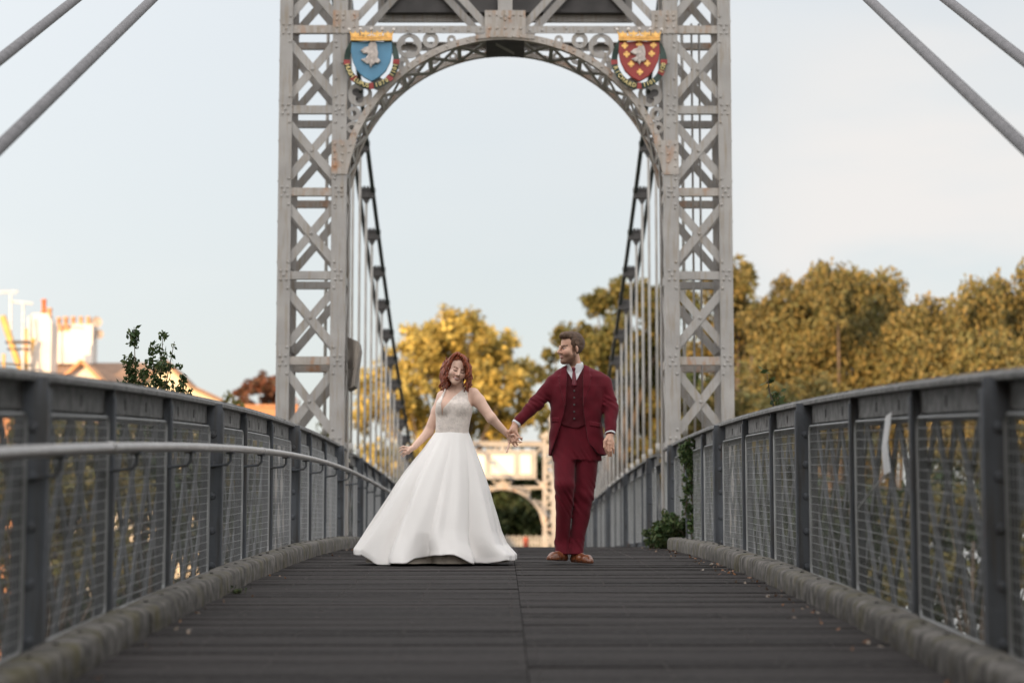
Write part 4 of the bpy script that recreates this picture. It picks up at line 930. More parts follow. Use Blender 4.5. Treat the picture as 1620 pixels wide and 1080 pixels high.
# ================================================================== PEOPLE (implicit surfaces meshed with surface nets)
def n3(v): return np.array(tuple(v), np.float64)
class Prim:
    def __init__(s, kind, lo, hi, fn): s.kind = kind; s.lo = lo; s.hi = hi; s.fn = fn
def cone(a, b, r1, r2=None):
    a = n3(a); b = n3(b); r2 = r1 if r2 is None else r2; rm = max(r1, r2); ba = b - a; L2 = ba @ ba + 1e-12
    def fn(P):
        t = np.clip(((P - a) @ ba) / L2, 0, 1); return np.linalg.norm(P - a - t[:, None] * ba, axis=1) - (r1 + (r2 - r1) * t)
    return Prim('c', np.minimum(a, b) - rm, np.maximum(a, b) + rm, fn)
def ell(c, r, M=None):
    c = n3(c); r = np.array(r, float); rm = r.max(); M = np.eye(3) if M is None else M
    def fn(P):
        q = (P - c) @ M; k0 = np.linalg.norm(q / r, axis=1); k1 = np.linalg.norm(q / r ** 2, axis=1) + 1e-9; return k0 * (k0 - 1) / k1
    return Prim('e', c - rm, c + rm, fn)
def loft(rows, infl=0.0, n=2.3, z0=None, z1=None):
    rows = sorted(rows); Z_ = np.array([r[0] for r in rows]); A = np.array(rows)
    z0 = Z_[0] if z0 is None else z0; z1 = Z_[-1] if z1 is None else z1
    def fn(P):
        z = P[:, 2]; cx = np.interp(z, Z_, A[:, 1]); cy = np.interp(z, Z_, A[:, 2]); a = np.interp(z, Z_, A[:, 3]) + infl; b = np.interp(z, Z_, A[:, 4]) + infl
        q = (np.abs((P[:, 0] - cx) / a) ** n + np.abs((P[:, 1] - cy) / b) ** n) ** (1 / n); d = (q - 1) * np.minimum(a, b)
        return np.maximum(d, np.maximum(z - z1, z0 - z))
    m = A[:, 3].max() + infl, A[:, 4].max() + infl
    return Prim('l', np.array([A[:, 1].min() - m[0], A[:, 2].min() - m[1], z0]), np.array([A[:, 1].max() + m[0], A[:, 2].max() + m[1], z1]), fn)
def smin(a, b, k): h_ = np.clip(0.5 + 0.5 * (b - a) / k, 0, 1); return b + (a - b) * h_ - k * h_ * (1 - h_)
def smax(a, b, k): return -smin(-a, -b, k)
def uni(prims, P, k=0.02, far=9.0):
    lo = P.min(0) - 0.09; hi = P.max(0) + 0.09; d = np.full(len(P), far)
    for p in prims:
        if (p.lo > hi).any() or (p.hi < lo).any(): continue
        v = p.fn(P); d = np.where(d > 5, v, smin(d, v, k))
    return d
def surfnet(f, lo, hi, h_, B=8):
    lo = np.array(lo, float); n = (np.ceil((np.array(hi) - lo) / (h_ * B)).astype(int)) * B + 1; nb = (n - 1) // B
    V = np.full(n, 1.0, np.float32); ax = [np.arange(k) for k in nb]; margin = h_ * B * 0.95 + 0.03
    for kz in ax[2]:
        I, J = np.meshgrid(ax[0], ax[1], indexing='ij'); C_ = np.stack([I.ravel(), J.ravel(), np.full(I.size, kz)], 1); d = f(lo + (C_ + 0.5) * B * h_)
        ins = C_[d < -margin]
        for i, j, k in ins: V[i * B:(i + 1) * B, j * B:(j + 1) * B, k * B:(k + 1) * B] = -1
        act = C_[np.abs(d) <= margin]
        if len(act) == 0: continue
        g_ = np.stack(np.meshgrid(*[np.arange(B + 1)] * 3, indexing='ij'), -1).reshape(-1, 3); idx = (act[:, None, :] * B + g_[None]).reshape(-1, 3)
        for s_ in range(0, len(idx), 400000):
            q = idx[s_:s_ + 400000]; V[q[:, 0], q[:, 1], q[:, 2]] = f(lo + q * h_)
    ins = V < 0; cnt = np.zeros(n - 1, np.int8)
    for a in (0, 1):
        for b_ in (0, 1):
            for c_ in (0, 1): cnt += ins[a:n[0] - 1 + a, b_:n[1] - 1 + b_, c_:n[2] - 1 + c_]
    mask = (cnt > 0) & (cnt < 8); cells = np.argwhere(mask); ID = np.full(n - 1, -1, np.int64); ID[mask] = np.arange(len(cells))
    acc = np.zeros((len(cells), 3)); w_ = np.zeros(len(cells)); cor = [(a, b_, c_) for a in (0, 1) for b_ in (0, 1) for c_ in (0, 1)]
    for i, p in enumerate(cor):
        for q in cor[i + 1:]:
            if sum(abs(a - b_) for a, b_ in zip(p, q)) != 1: continue
            va = V[cells[:, 0] + p[0], cells[:, 1] + p[1], cells[:, 2] + p[2]]; vb = V[cells[:, 0] + q[0], cells[:, 1] + q[1], cells[:, 2] + q[2]]
            m = (va < 0) != (vb < 0); t = np.where(m, va / np.where(m, va - vb, 1), 0)
            acc += np.where(m[:, None], np.array(p) + t[:, None] * (np.array(q) - np.array(p)), 0); w_ += m
    verts = lo + (cells + acc / w_[:, None]) * h_; Fs = []
    for axn in range(3):
        sl0 = [slice(None)] * 3; sl1 = [slice(None)] * 3; sl0[axn] = slice(0, -1); sl1[axn] = slice(1, None); A = ins[tuple(sl0)]; Bq = ins[tuple(sl1)]; E = np.argwhere(A != Bq)
        o1, o2 = [a for a in range(3) if a != axn]
        E = E[(E[:, o1] > 0) & (E[:, o2] > 0) & (E[:, o1] < n[o1] - 1) & (E[:, o2] < n[o2] - 1)]; q = []
        for d1, d2 in ((1, 1), (0, 1), (0, 0), (1, 0)):
            e = E.copy(); e[:, o1] -= d1; e[:, o2] -= d2; q.append(ID[e[:, 0], e[:, 1], e[:, 2]])
        q = np.stack(q, 1); fl = A[E[:, 0], E[:, 1], E[:, 2]]
        if axn == 1: fl = ~fl
        q[~fl] = q[~fl][:, ::-1]; Fs.append(q)
    Fq = np.concatenate(Fs); Fq = Fq[(Fq >= 0).all(1)]
    return verts, Fq
def implicit(name, f, lo, hi, h_, m, parent=None, org=(0, 0, 0), colour=None, smooth_it=0):
    V, Fq = surfnet(f, lo, hi, h_)
    for _ in range(smooth_it):
        acc = np.zeros_like(V); c = np.zeros(len(V))
        for k in range(4):
            a, b_ = Fq[:, k], Fq[:, (k + 1) % 4]; np.add.at(acc, a, V[b_]); np.add.at(acc, b_, V[a]); np.add.at(c, a, 1); np.add.at(c, b_, 1)
        V = V * 0.5 + 0.5 * acc / np.maximum(c, 1)[:, None]
    me = mesh_np(name, V - np.array(tuple(org)), Fq); me.polygons.foreach_set('use_smooth', [True] * len(me.polygons)); me.materials.append(m)
    if colour is not None:
        at_ = me.color_attributes.new('Col', 'FLOAT_COLOR', 'POINT'); cc = np.ones((len(me.vertices), 4), np.float32); cc[:, :3] = colour(V)[:len(me.vertices)]; at_.data.foreach_set('color', cc.ravel())
    o = bpy.data.objects.new(name, me); COL.objects.link(o); o.parent = parent; return o
def rotm(yaw, pitch, roll):
    """head axes in world: columns are the local x, y, z; local -y is where the face looks"""
    return np.array(Matrix.Rotation(roll, 3, 'Y') @ Matrix.Rotation(yaw, 3, 'Z') @ Matrix.Rotation(pitch, 3, 'X'))
def head_prims(c, M, sc, female=False):
    c = n3(c)
    def w_(p): return c + (M @ np.array(p, float)) * sc
    def E(p, r): return ell(w_(p), np.array(r) * sc, M)
    def C_(a, b_, r1, r2=None): return cone(w_(a), w_(b_), r1 * sc, (r1 if r2 is None else r2) * sc)
    fz = .009 if female else 0.0
    base = [E((0, .018, .042), (.073, .093, .086)), E((0, -.028, -.035 + fz), (.058 + fz * .4, .060, .082 - fz * .7)), E((0, -.066, -.098 + fz * 1.4), (.022, .022, .018)),
            C_((-.052, -.005, -.055), (-.012, -.068, -.098), .017, .015), C_((.052, -.005, -.055), (.012, -.068, -.098), .017, .015),
            E((.038, -.058, -.026), (.027 + fz * .3, .026, .026)), E((-.038, -.058, -.026), (.027 + fz * .3, .026, .026))]
    fine = [C_((0, -.088, .016), (0, -.112, -.026), .0075, .0115), E((.012, -.098, -.031), (.009, .010, .008)), E((-.012, -.098, -.031), (.009, .010, .008)),
            C_((-.040, -.078, .023), (-.012, -.088, .020), .008 if not female else .003), C_((.040, -.078, .023), (.012, -.088, .020), .008 if not female else .003),
            E((0, -.090, -.056), (.021, .010, .0050)), E((0, -.088, -.067), (.019, .011, .0065)), E((.074, .012, -.006), (.008, .015, .027)), E((-.074, .012, -.006), (.008, .015, .027))]
    eyes = [E((.031, -.074, .002), (.0145, .0125, .0105)), E((-.031, -.074, .002), (.0145, .0125, .0105))]
    sock = [E((.031, -.092, .003), (.018, .013, .012)), E((-.031, -.092, .003), (.018, .013, .012))]
    allp = base + fine + eyes; lo = np.min([p.lo for p in allp], 0); hi = np.max([p.hi for p in allp], 0)
    def fn(P):
        d = uni(base, P, 0.022 * sc)
        if d.min() > 0.08: return d
        d = smax(d, -uni(sock, P, 0.004), 0.012 * sc); d = smin(d, uni(fine, P, 0.006), 0.009 * sc); return smin(d, uni(eyes, P, .002), 0.004)
    return Prim('h', lo, hi, fn)
def local(V, c, M, sc): return ((V - n3(c)) @ M) / sc
def paint(V, skin, c, M, sc, female, hairc, beard=None):
    q = local(V, c, M, sc); C_ = np.tile(np.array(skin), (len(V), 1)); x = np.abs(q[:, 0]); y = q[:, 1]; z = q[:, 2]; head = (np.linalg.norm(q, axis=1) < 0.17)
    def mixin(m, col, a=1.0): m = (m * a)[:, None]; C_[:] = C_ * (1 - m) + np.array(col) * m
    sm = lambda v, e0, e1: np.clip((v - e0) / (e1 - e0), 0, 1)
    front = (y < -0.05) & head
    mixin(head * np.exp(-((x - .040) / .018) ** 2 - ((z + .030) / .016) ** 2) * front, (0.55, 0.20, 0.16), 0.35)
    if beard: mixin(head * sm(-z, .040, .058) * sm(-y + 0.0, -0.045, -0.015) * (z > -.135) * (1 - np.exp(-((q[:, 0]) / .020) ** 2 - ((z + .062) / .009) ** 2)), beard, 0.72)
    if beard: mixin(head * (np.abs(z + .018) < .042) * (y < .006) * (y > -.022) * (x > .05), beard, 0.8); mixin(front * (np.abs(z + .049) < .0045) * (x < .026), beard, 0.8)
    zc_ = z - q[:, 0] ** 2 * (9 if female else 5); lw_ = .029 if female else .024
    lip = front * (((q[:, 0] / lw_) ** 2 + ((zc_ + .0625) / (.0115 if female else .009)) ** 2) < 1)
    mixin(lip, (0.36, 0.09, 0.085) if female else (0.42, 0.17, 0.14), 0.9)
    mixin(front * (((q[:, 0] / (.023 if female else .017)) ** 2 + ((zc_ + .0615) / (.0048 if female else .0035)) ** 2) < 1), (0.74, 0.68, 0.62), 0.9 if female else 0.6)
    mixin(front * (np.abs(z - (.0245 - (x - .03) ** 2 * 4)) < .0055) * (x > .012) * (x < .048), hairc, 0.85)
    if female: mixin(front * (np.abs(z + .004 - (x - .031) ** 2 * 9) < .0038) * (x > .014) * (x < .048), (0.05, 0.025, 0.02), 0.9); mixin(front * (((x - .031) / .018) ** 2 + ((z - .006) / .008) ** 2 < 1), (0.30, 0.14, 0.10), 0.45)
    else:
        mixin(front * (((x - .031) / .014) ** 2 + ((z - .001) / .005) ** 2 < 1), (0.55, 0.5, 0.47), 0.9); mixin(front * (((x - .031) / .0055) ** 2 + ((z - .001) / .005) ** 2 < 1), (0.06, 0.05, 0.05), 1.0)
        mixin(front * (np.abs(z - .006) < .0028) * (x > .016) * (x < .046), (0.08, 0.05, 0.04), 0.85)
    return C_
SKIN = mat('skin', (1, 1, 1), 0.5, vcol=True, var=0.06, scale=14, spec=0.35)
SUIT = mat('burgundy wool', (0.098, 0.0028, 0.0100), 0.85, var=0.12, scale=12, bump=0.12, bscale=120, sheen=0.08, spec=0.25)
SUIT_SHADE = mat('shade darkened burgundy waistcoat', (0.062, 0.0022, 0.0065), 0.8, var=0.12, scale=12, bump=0.1, bscale=220, spec=0.25)  # shadow inside the open jacket is put into this cloth colour
TIE = mat('burgundy satin tie', (0.13, 0.006, 0.018), 0.4, var=0.15, scale=60)
SHIRT = mat('white shirt cotton', (0.70, 0.70, 0.72), 0.8, var=0.04)
LEATH = mat('tan brown leather', (0.17, 0.055, 0.022), 0.28, var=0.35, scale=18, coat=0.4)
SOLE = mat('dark sole', (0.015, 0.012, 0.010), 0.6)
HAIRB = mat('brown hair', (0.105, 0.056, 0.031), 0.5, var=0.45, scale=22, stretch=(5, 5, 1.2), bump=1.0, bscale=60)
HAIRR = mat('auburn hair', (0.24, 0.048, 0.012), 0.42, var=0.5, scale=20, stretch=(5, 5, 1.0), bump=1.0, bscale=50)
SATIN = mat('ivory satin', (0.80, 0.765, 0.74), 0.42, var=0.02, scale=4, sheen=0.2, spec=0.4)
LACE = mat('ivory lace over blush lining', (0.74, 0.655, 0.60), 0.75, var=0.11, scale=38, bump=0.6, bscale=70)
RING = mat('gold ring', (0.8, 0.6, 0.3), 0.25, metal=1.0)

# ------------------------------------------------------------- GROOM
GY = 18.9
def G(px, py, dy=0.0): return at(px, py, GY + dy)
def gx(px): return at(px, 650, GY).x
def gz(py): return at(850, py, GY).z
K = 1 / 202.4
gorg = Vector((gx(905), GY, zd(GY)))
jr = [(gz(y), gx(c), GY + cy, hw * K, b_) for y, c, hw, b_, cy in ((576, 911, 14, .055, .02), (583, 912, 27, .070, .02), (588, 914, 38, .085, .015), (597, 915, 45, .105, .01), (612, 914, 45.5, .118, .0), (630, 913, 44, .124, 0), (650, 912, 41.5, .120, 0), (668, 911, 40.5, .115, 0), (690, 912, 43.5, .120, 0), (722, 914, 46.5, .128, 0))]
armR = [(G(957, 606, .01), .053), (G(967, 645, -.02), .055), (G(965.5, 682, -.12), .043)]
armL = [(G(874, 607, .0), .056), (G(848, 638, -.03), .055), (G(819, 667, -.09), .040)]
def armcones(A, infl=0.0): return [cone(A[i][0], A[i + 1][0], A[i][1] + infl, A[i + 1][1] + infl) for i in range(len(A) - 1)]
HC = G(902.5, 552, -.03); HM = rotm(-R(60), R(5), R(2)); HS = 1.0
wob = lambda P, a, f_, ph=0: a * np.sin(P[:, 0] * f_ + ph) * np.cos(P[:, 2] * f_ * 1.15 + P[:, 1] * f_ * 0.6 + ph * 2)
jprims = [loft(jr, 0.0, 2.25, gz(720), gz(577))]
aprims = armcones(armR) + armcones(armL)
oy = [gz(y) for y in (722, 703, 690, 660, 640, 600, 577, 560)]
oxl = [gx(x) for x in (870, 876.5, 881, 890.5, 894.5, 896.5, 897, 897)]; oxr = [gx(x) for x in (948, 931, 928, 923.5, 921.5, 921.5, 924, 926)]
def interp_(z, xs): return np.interp(z, oy[::1] if oy[0] < oy[-1] else oy[::-1], xs if oy[0] < oy[-1] else xs[::-1])
def jacket(P):
    t = uni(jprims, P, .03); a = uni(aprims, P, .02); d = smin(t, a, 0.035)
    x, y, z = P.T; xl = interp_(z, oxl); xr = interp_(z, oxr)
    # cloth folds at elbow, armpit and waist
    d = d + wob(P, 0.0025, 38, .4) + np.where(np.minimum(np.abs(x - gx(967)), np.abs(x - gx(848))) < .13, 0.0036 * np.sin((z * 1.0 + x * 0.65) * 88 + 2 * np.sin(z * 31)) * np.sin(x * 47 + z * 30) * np.exp(-((z - gz(640)) / .10) ** 2) * (a < t + .01), 0)
    # lapels and pocket flap as raised cloth
    fr = y < GY - 0.02
    lw = np.interp(z, [gz(645), gz(615), gz(596), gz(594), gz(577)], [0.004, .05, .068, .052, .042])
    lap = fr & (z > gz(645)) & (((x < xl) & (x > xl - lw)) | ((x > xr) & (x < xr + lw)))
    fl = fr & (np.abs(z - gz(672) + 0.12 * (x - gx(935))) < .017) & (((x > gx(932)) & (x < gx(949))) | ((x < gx(884)) & (x > gx(872))))
    d = d - np.where(lap, .0075, 0) - np.where(fl, .006, 0)
    op = np.maximum(np.maximum(xl - x, x - xr), y - (GY + 0.0))
    return smax(d, -op, 0.006)
lo = (gx(808), GY - .24, gz(728)); hi = (gx(985), GY + .24, gz(566))
def body_rows(infl): return [(r[0], r[1], r[2], max(.03, r[3] + infl), max(.03, r[4] + infl)) for r in jr]
hip = {'L': [(G(896, 706, 0), .088), (G(894, 768, -.10), .068), (G(892, 862, .0), .044)], 'R': [(G(930, 706, 0), .088), (G(921, 785, -.02), .066), (G(911, 864, -.02), .046)]}
# hands
def hand_right():
    def G(px, py, dy=0.0): return at(px, py, GY + dy - .08)
    kn = [G(958.5, 700, -.085), G(962, 702, -.095), G(966, 702, -.09), G(969.5, 700, -.075)]; w0 = G(965, 687, -.05); out = [cone(w0, G(964, 697, -.07), .026, .030)]
    ends = [((958, 710, -.10), (960, 717, -.085)), ((962, 713, -.105), (963.5, 721, -.09)), ((966.5, 713, -.10), (967, 720.5, -.085)), ((970.5, 710, -.085), (971, 716.5, -.07))]
    for k_, (m_, e_) in zip(kn, ends): out += [cone(w0, k_, .015, .0135), cone(k_, G(*m_), .0105, .0095), cone(G(*m_), G(*e_), .0092, .008)]
    out += [cone(G(962, 690, -.07), G(956.5, 698, -.11), .014, .012), cone(G(956.5, 698, -.11), G(956, 707, -.12), .011, .009)]; return out
def hand_left():
    w0 = G(815.5, 671, -.10); kn = [(816.5, 684, -.135), (813, 687, -.135), (809.5, 689, -.13), (806, 689.5, -.12)]
    ends = [((821, 690, -.145), (825.5, 695, -.13)), ((818, 694, -.15), (822.5, 699.5, -.135)), ((814.5, 697, -.15), (818.5, 703, -.135)), ((811, 698.5, -.145), (814, 705, -.13))]
    out = [cone(w0, G(811.5, 681, -.12), .026, .031)]
    for k_, (m_, e_) in zip(kn, ends): out += [cone(w0, G(*k_), .014, .0125), cone(G(*k_), G(*m_), .0102, .0092), cone(G(*m_), G(*e_), .009, .0078)]
    out += [cone(G(812, 676, -.13), G(804.5, 683, -.155), .013, .011), cone(G(804.5, 683, -.155), G(803, 691, -.15), .0105, .0085)]; return out
gh = head_prims(HC, HM, HS)
gbody = [loft(body_rows(-.055), 0, 2.2, gz(700), gz(580)), cone(G(906.5, 564, .0), G(911, 590, .02), .050, .056)] + [cone(A[i][0], A[i + 1][0], A[i][1] - .022, A[i + 1][1] - (.022 if i == 0 else .014)) for A in (armR, armL) for i in range(2)]
gbody += [cone(armR[2][0], G(965, 688, -.13), .030, .026), cone(armL[2][0], G(815.5, 671, -.10), .028, .026)] + [cone(A[i][0], A[i + 1][0], A[i][1] - .022, A[i + 1][1] - .018) for A in hip.values() for i in range(2)]
gbody += [cone(hip['L'][2][0], G(889, 880, -.06), .028, .018), cone(hip['R'][2][0], G(911, 882, -.06), .028, .018)]
ghand = hand_right() + hand_left()
def groom_body(P): 
    d = uni(gbody, P, 0.03); d = smin(d, uni([gh], P), 0.014); return smin(d, uni(ghand, P, 0.005), 0.008)
GS = (0.57, 0.33, 0.235)
groom = implicit('person', groom_body, (gx(797), GY - .34, gz(888)), (gx(980), GY + .24, gz(520)), 0.0038, SKIN, None, gorg, lambda V: paint(V, GS, HC, HM, HS, False, (0.06, 0.03, 0.018), (0.085, 0.038, 0.02)))
groom.location = gorg; tag(groom, 'bearded man in a burgundy three piece suit holding the hand of the woman beside him', 'person')
def child(name, f, lo, hi, h_, m, org, par, **kw): return implicit(name, f, lo, hi, h_, m, par, org, **kw)
child('jacket', jacket, lo, hi, 0.0042, SUIT, gorg, groom, smooth_it=1)
wl = [loft(body_rows(-.020), 0, 2.25, gz(679), gz(582))]
def waistcoat(P):
    d = uni(wl, P); x, y, z = P.T; cxv = gx(908.5)
    v = np.maximum(np.abs(x - cxv) - np.interp(z, [gz(609), gz(582)], [0.0, 0.070]), gz(609) - z); v = np.maximum(v, y - GY)
    d = smax(d, -v, .004); d = smax(d, -(z - gz(676) + 0.35 * np.abs(x - cxv) * -1 + 0.02) * 0.9 - 0.0, .004)
    return d + wob(P, .0012, 60)
child('waistcoat', waistcoat, (gx(868), GY - .16, gz(686)), (gx(955), GY + .16, gz(578)), 0.0042, SUIT_SHADE, gorg, groom)
for py in (618, 629, 640, 651, 662):
    b = MB(); c = G(908.5, py, -.104); b.dome(c - gorg, (0, -1, 0), 0.008, 10); b.build('waistcoat_button', DARK, groom)
sl_ = [loft(body_rows(-.026), 0, 2.25, gz(640), gz(584))]; neckc = cone(G(907, 566, .0), G(911, 592, .02), .056, .062)
def shirt(P):
    d = uni(sl_, P); x, y, z = P.T
    col = np.abs(neckc.fn(P) - 0.006) - 0.005; top = gz(573) + (y - GY) * 0.28 - np.abs(x - gx(907)) * 0.0
    col = np.maximum(col, z - top); col = np.maximum(col, gz(590) - z)
    notch = np.maximum(np.abs(x - gx(906)) - (z - gz(586)) * 0.55 - 0.002, y - (GY - .02)); col = np.maximum(col, -notch); return smin(d, col, 0.006)
child('shirt', shirt, (gx(870), GY - .15, gz(645)), (gx(955), GY + .16, gz(562)), 0.0036, SHIRT, gorg, groom)
cuffR = cone(G(965.6, 677, -.108), G(965.3, 686.5, -.132), .0405, .040); cuffL = cone(G(821, 665, -.086), G(815.8, 670.5, -.098), .0375, .037)
def cuffs(pr, a, b_):
    a = n3(a); b_ = n3(b_); u = (b_ - a) / np.linalg.norm(b_ - a)
    return lambda P: np.maximum(np.maximum(pr.fn(P), -(pr.fn(P) + .008)), np.maximum((P - b_) @ u, (a - P) @ u))
child('shirt_cuff', cuffs(cuffR, G(965.6, 677, -.108), G(965.3, 686.5, -.132)), (gx(954), GY - .20, gz(694)), (gx(978), GY - .03, gz(670)), 0.003, SHIRT, gorg, groom)
child('shirt_cuff', cuffs(cuffL, G(821, 665, -.086), G(815.3, 671, -.099)), (gx(804), GY - .17, gz(682)), (gx(834), GY - .0, gz(655)), 0.003, SHIRT, gorg, groom)
kn_ = G(907.5, 584.5, -.085)
tie = [cone(kn_ + Vector((0, 0, .006)), kn_ - Vector((0, 0, .007)), .016, .011), cone(G(908, 589, -.086), G(908.6, 609, -.098), .010, .0155), cone(G(907.6, 591, -.086), G(906.8, 608, -.096), .009, .012), cone(G(908.6, 591, -.086), G(910.4, 608, -.096), .009, .012)]
child('tie', lambda P: uni(tie, P, .008), (gx(898), GY - .16, gz(618)), (gx(918), GY - .04, gz(578)), 0.003, TIE, gorg, groom)
tprims = [loft([(gz(y), gx(c), GY, hw * K, b_) for y, c, hw, b_ in ((664, 911, 33, .085), (690, 912, 36, .088), (712, 913, 38, .092), (728, 913, 38, .095))], 0, 2.2)]
tl = [cone(G(894, 710, .01), G(893.5, 768, -.11), .086, .078), cone(G(893.5, 768, -.11), G(889.5, 866, .0), .076, .052), cone(G(889, 857, -.01), G(889.5, 880, -.055), .053, .053)]
tr_ = [cone(G(930, 710, .01), G(923, 785, -.02), .092, .080), cone(G(923, 785, -.02), G(911.5, 866, -.02), .080, .054), cone(G(912, 860, -.02), G(911, 881, -.06), .054, .054)]
def trousers(P):
    x, y, z = P.T; a = uni(tl, P, .02); b_ = uni(tr_, P, .02); d = smin(uni(tprims, P), smin(a, b_, .012), 0.03)
    kz = np.exp(-((z - gz(790)) / .14) ** 2) + 0.8 * np.exp(-((z - gz(858)) / .05) ** 2) + 0.9 * np.exp(-((z - gz(722)) / .05) ** 2)
    d = d + 0.0048 * kz * np.sin(z * 62 + x * 95 + 3 * np.sin(x * 21 + z * 9)) * np.sin(x * 33 + z * 24 + 1) + 0.0030 * np.sin(x * 60 + z * 11)
    # pressed front crease
    for A in (tl, tr_): pass
    return np.maximum(d, gz(877) - z)
child('trousers', trousers, (gx(868), GY - .26, gz(880)), (gx(955), GY + .16, gz(662)), 0.0046, SUIT, gorg, groom, smooth_it=1)
def ghair(P):
    q = local(P, HC, HM, 1.0); x, y, z = q.T
    def e(c, r): k = np.linalg.norm((q - np.array(c)) / np.array(r), axis=1); return (k - 1) * min(r)
    d = smin(e((0, .022, .046), (.080, .100, .093)), e((.008, -.046, .104), (.050, .046, .032)), .025)
    d = smax(d, -np.maximum(np.maximum(y - (-.032), z - .082), -10), .008)            # face window
    side = np.maximum(y - .004, z - .028 + (y + .03) * .9); d = smax(d, -side, .008)         # in front of the ears
    d = smax(d, (-.062 + np.clip(.05 - y, 0, .1) * 0.9) - z, .006)
    return d + 0.0032 * np.sin(x * 330 + 3 * np.sin(z * 40) + y * 60) * np.sin(y * 70 + z * 50)
hp = n3(HC)
child('hair', ghair, hp - .15, hp + .17, 0.003, HAIRB, gorg, groom)
def shoe(base, ang, lift=0.0, pitch=0.0, name='shoe'):
    u = Vector((math.sin(ang), -math.cos(ang), -0.06 + pitch)).normalized(); v = Vector((math.cos(ang), math.sin(ang), 0)); w_ = u.cross(v); w_ = w_ if w_.z > 0 else -w_
    M = np.array([tuple(v), tuple(u), tuple(w_)]).T; o_ = n3(base) + np.array([0, 0, lift])
    def fn(P):
        q = (P - o_) @ M; S_ = lambda a, b_, r1, r2: cone(a, b_, r1, r2).fn(q)
        d = S_((0, 0, .040), (0, .10, .042), .040, .040); d = smin(d, S_((0, .10, .042), (.004, .19, .034), .040, .042), .02); d = smin(d, S_((.004, .19, .034), (-.002, .243, .026), .040, .029), .02)
        d = smin(d, S_((0, .005, .05), (0, .02, .10), .042, .040), .02); d = np.maximum(d, .014 - q[:, 2]); lace = 0.003 * np.sin(q[:, 1] * 330) * np.exp(-((q[:, 1] - .115) / .03) ** 2) * (np.abs(q[:, 0]) < .014)
        return np.maximum(d, q[:, 2] - .105) - lace
    s_ = child(name, fn, n3(base) - np.array([.16, .33, .05]), n3(base) + np.array([.16, .10, .16]), 0.0038, LEATH, gorg, groom)
    def fs(P):
        q = (P - o_) @ M; z = q[:, 2].copy(); q2 = q.copy(); q2[:, 2] = 0; S_ = lambda a, b_, r1, r2: cone(a, b_, r1, r2).fn(q2)
        d = smin(S_((0, 0, 0), (0, .10, 0), .040, .037), S_((0, .10, 0), (.004, .19, 0), .038, .046), .02); d = smin(d, S_((.004, .19, 0), (-.002, .245, 0), .045, .032), .02)
        hl = np.where(q[:, 1] < 0.055, 0.0, 0.006); return np.maximum(d, np.maximum(z - .0155, hl - z))
    child('sole', fs, n3(base) - np.array([.16, .33, .05]), n3(base) + np.array([.16, .10, .08]), 0.0035, SOLE, s_.location, s_)
yl, yr = GY - .02, GY - .02
shoe((gx(889.5), yl, zd(yl) + .004), -R(24), 0.006, 0.06); shoe((gx(909.5), yr, zd(yr) + .0), R(26))
b = MB(); c = G(967, 708.5, -.1755) - gorg; b.tube([c + Vector((0.0112 * math.cos(a), 0.0112 * math.sin(a), 0.003 * math.cos(a))) for a in np.linspace(0, 2 * math.pi, 15)], 0.0018, 6, cap=False); b.build('ring', RING, groom)

# ------------------------------------------------------------- BRIDE
BY = 18.75
def Bp(px, py, dy=0.0): return at(px, py, BY + dy)
def bx(px): return at(px, 650, BY).x
def bz(py): return at(720, py, BY).z
KB = BY / F / math.cos(PITCH)
borg = Vector((bx(712), BY, zd(BY)))
br = [(bz(y), bx(c), BY + cy, hw * KB, b_) for y, c, hw, b_, cy in ((611, 723.5, 11, .045, .02), (617, 723, 18, .055, .02), (622, 722.5, 24, .062, .015), (630, 721, 26, .078, .01), (640, 719, 27, .092, .0), (652, 718, 27.5, .096, 0), (664, 717, 25.5, .090, 0), (678, 715.5, 24.5, .086, 0), (690, 715, 24, .084, 0), (715, 714, 26, .095, .01), (735, 713, 27, .10, .01))]
TB = R(-22)
bust = [ell(Bp(701.5, 643, -.062), (.058, .056, .062)), ell(Bp(728, 644, -.052), (.060, .058, .062))]
barmR = [(Bp(749, 623, .01), .048), (Bp(757, 634, .01), .049), (Bp(777, 661, -.02), .038), (Bp(802, 686, .03), .0245)]   # towards the groom
barmL = [(Bp(700, 627, .03), .043), (Bp(692, 650, .05), .044), (Bp(678, 683, .06), .036), (Bp(656, 706, -.03), .0245)]
BH = Bp(722.5, 586, -.045); BM = rotm(R(16), R(7), R(16)); BS = 0.93
bhand = []
w0 = Bp(803, 687, .03); kn = [(813, 692, .035), (811.5, 695.5, .04), (809, 698, .04), (806, 699, .035)]
ends = [((820, 691.5, .0), (826, 692.5, -.02)), ((818.5, 697.5, .0), (825, 699, -.02)), ((813, 703, .02), (817, 706, -.01)), ((804.5, 706, .0), (802, 714.5, -.02))]
bhand.append(cone(w0, Bp(808, 693, .035), .020, .025))
for k_, (m_, e_) in zip(kn, ends): bhand += [cone(w0, Bp(*k_), .012, .0105), cone(Bp(*k_), Bp(*m_), .0088, .008), cone(Bp(*m_), Bp(*e_), .0078, .0066)]
bhand += [cone(Bp(805, 689, .02), Bp(812, 687, -.01), .011, .009)]
w1 = Bp(654.5, 707.5, -.035); kn = [(645, 708, -.05), (644, 711, -.055), (644.5, 714, -.05), (646, 716.5, -.04)]
ends = [((638, 706, -.06), (632.5, 708.5, -.055)), ((636.5, 710.5, -.065), (632, 714, -.055)), ((638, 715, -.06), (634.5, 719, -.05)), ((640.5, 718, -.05), (637.5, 721.5, -.045))]
bhand.append(cone(w1, Bp(648, 711, -.045), .020, .024))
for k_, (m_, e_) in zip(kn, ends): bhand += [cone(w1, Bp(*k_), .012, .0105), cone(Bp(*k_), Bp(*m_), .0088, .008), cone(Bp(*m_), Bp(*e_), .0078, .0066)]
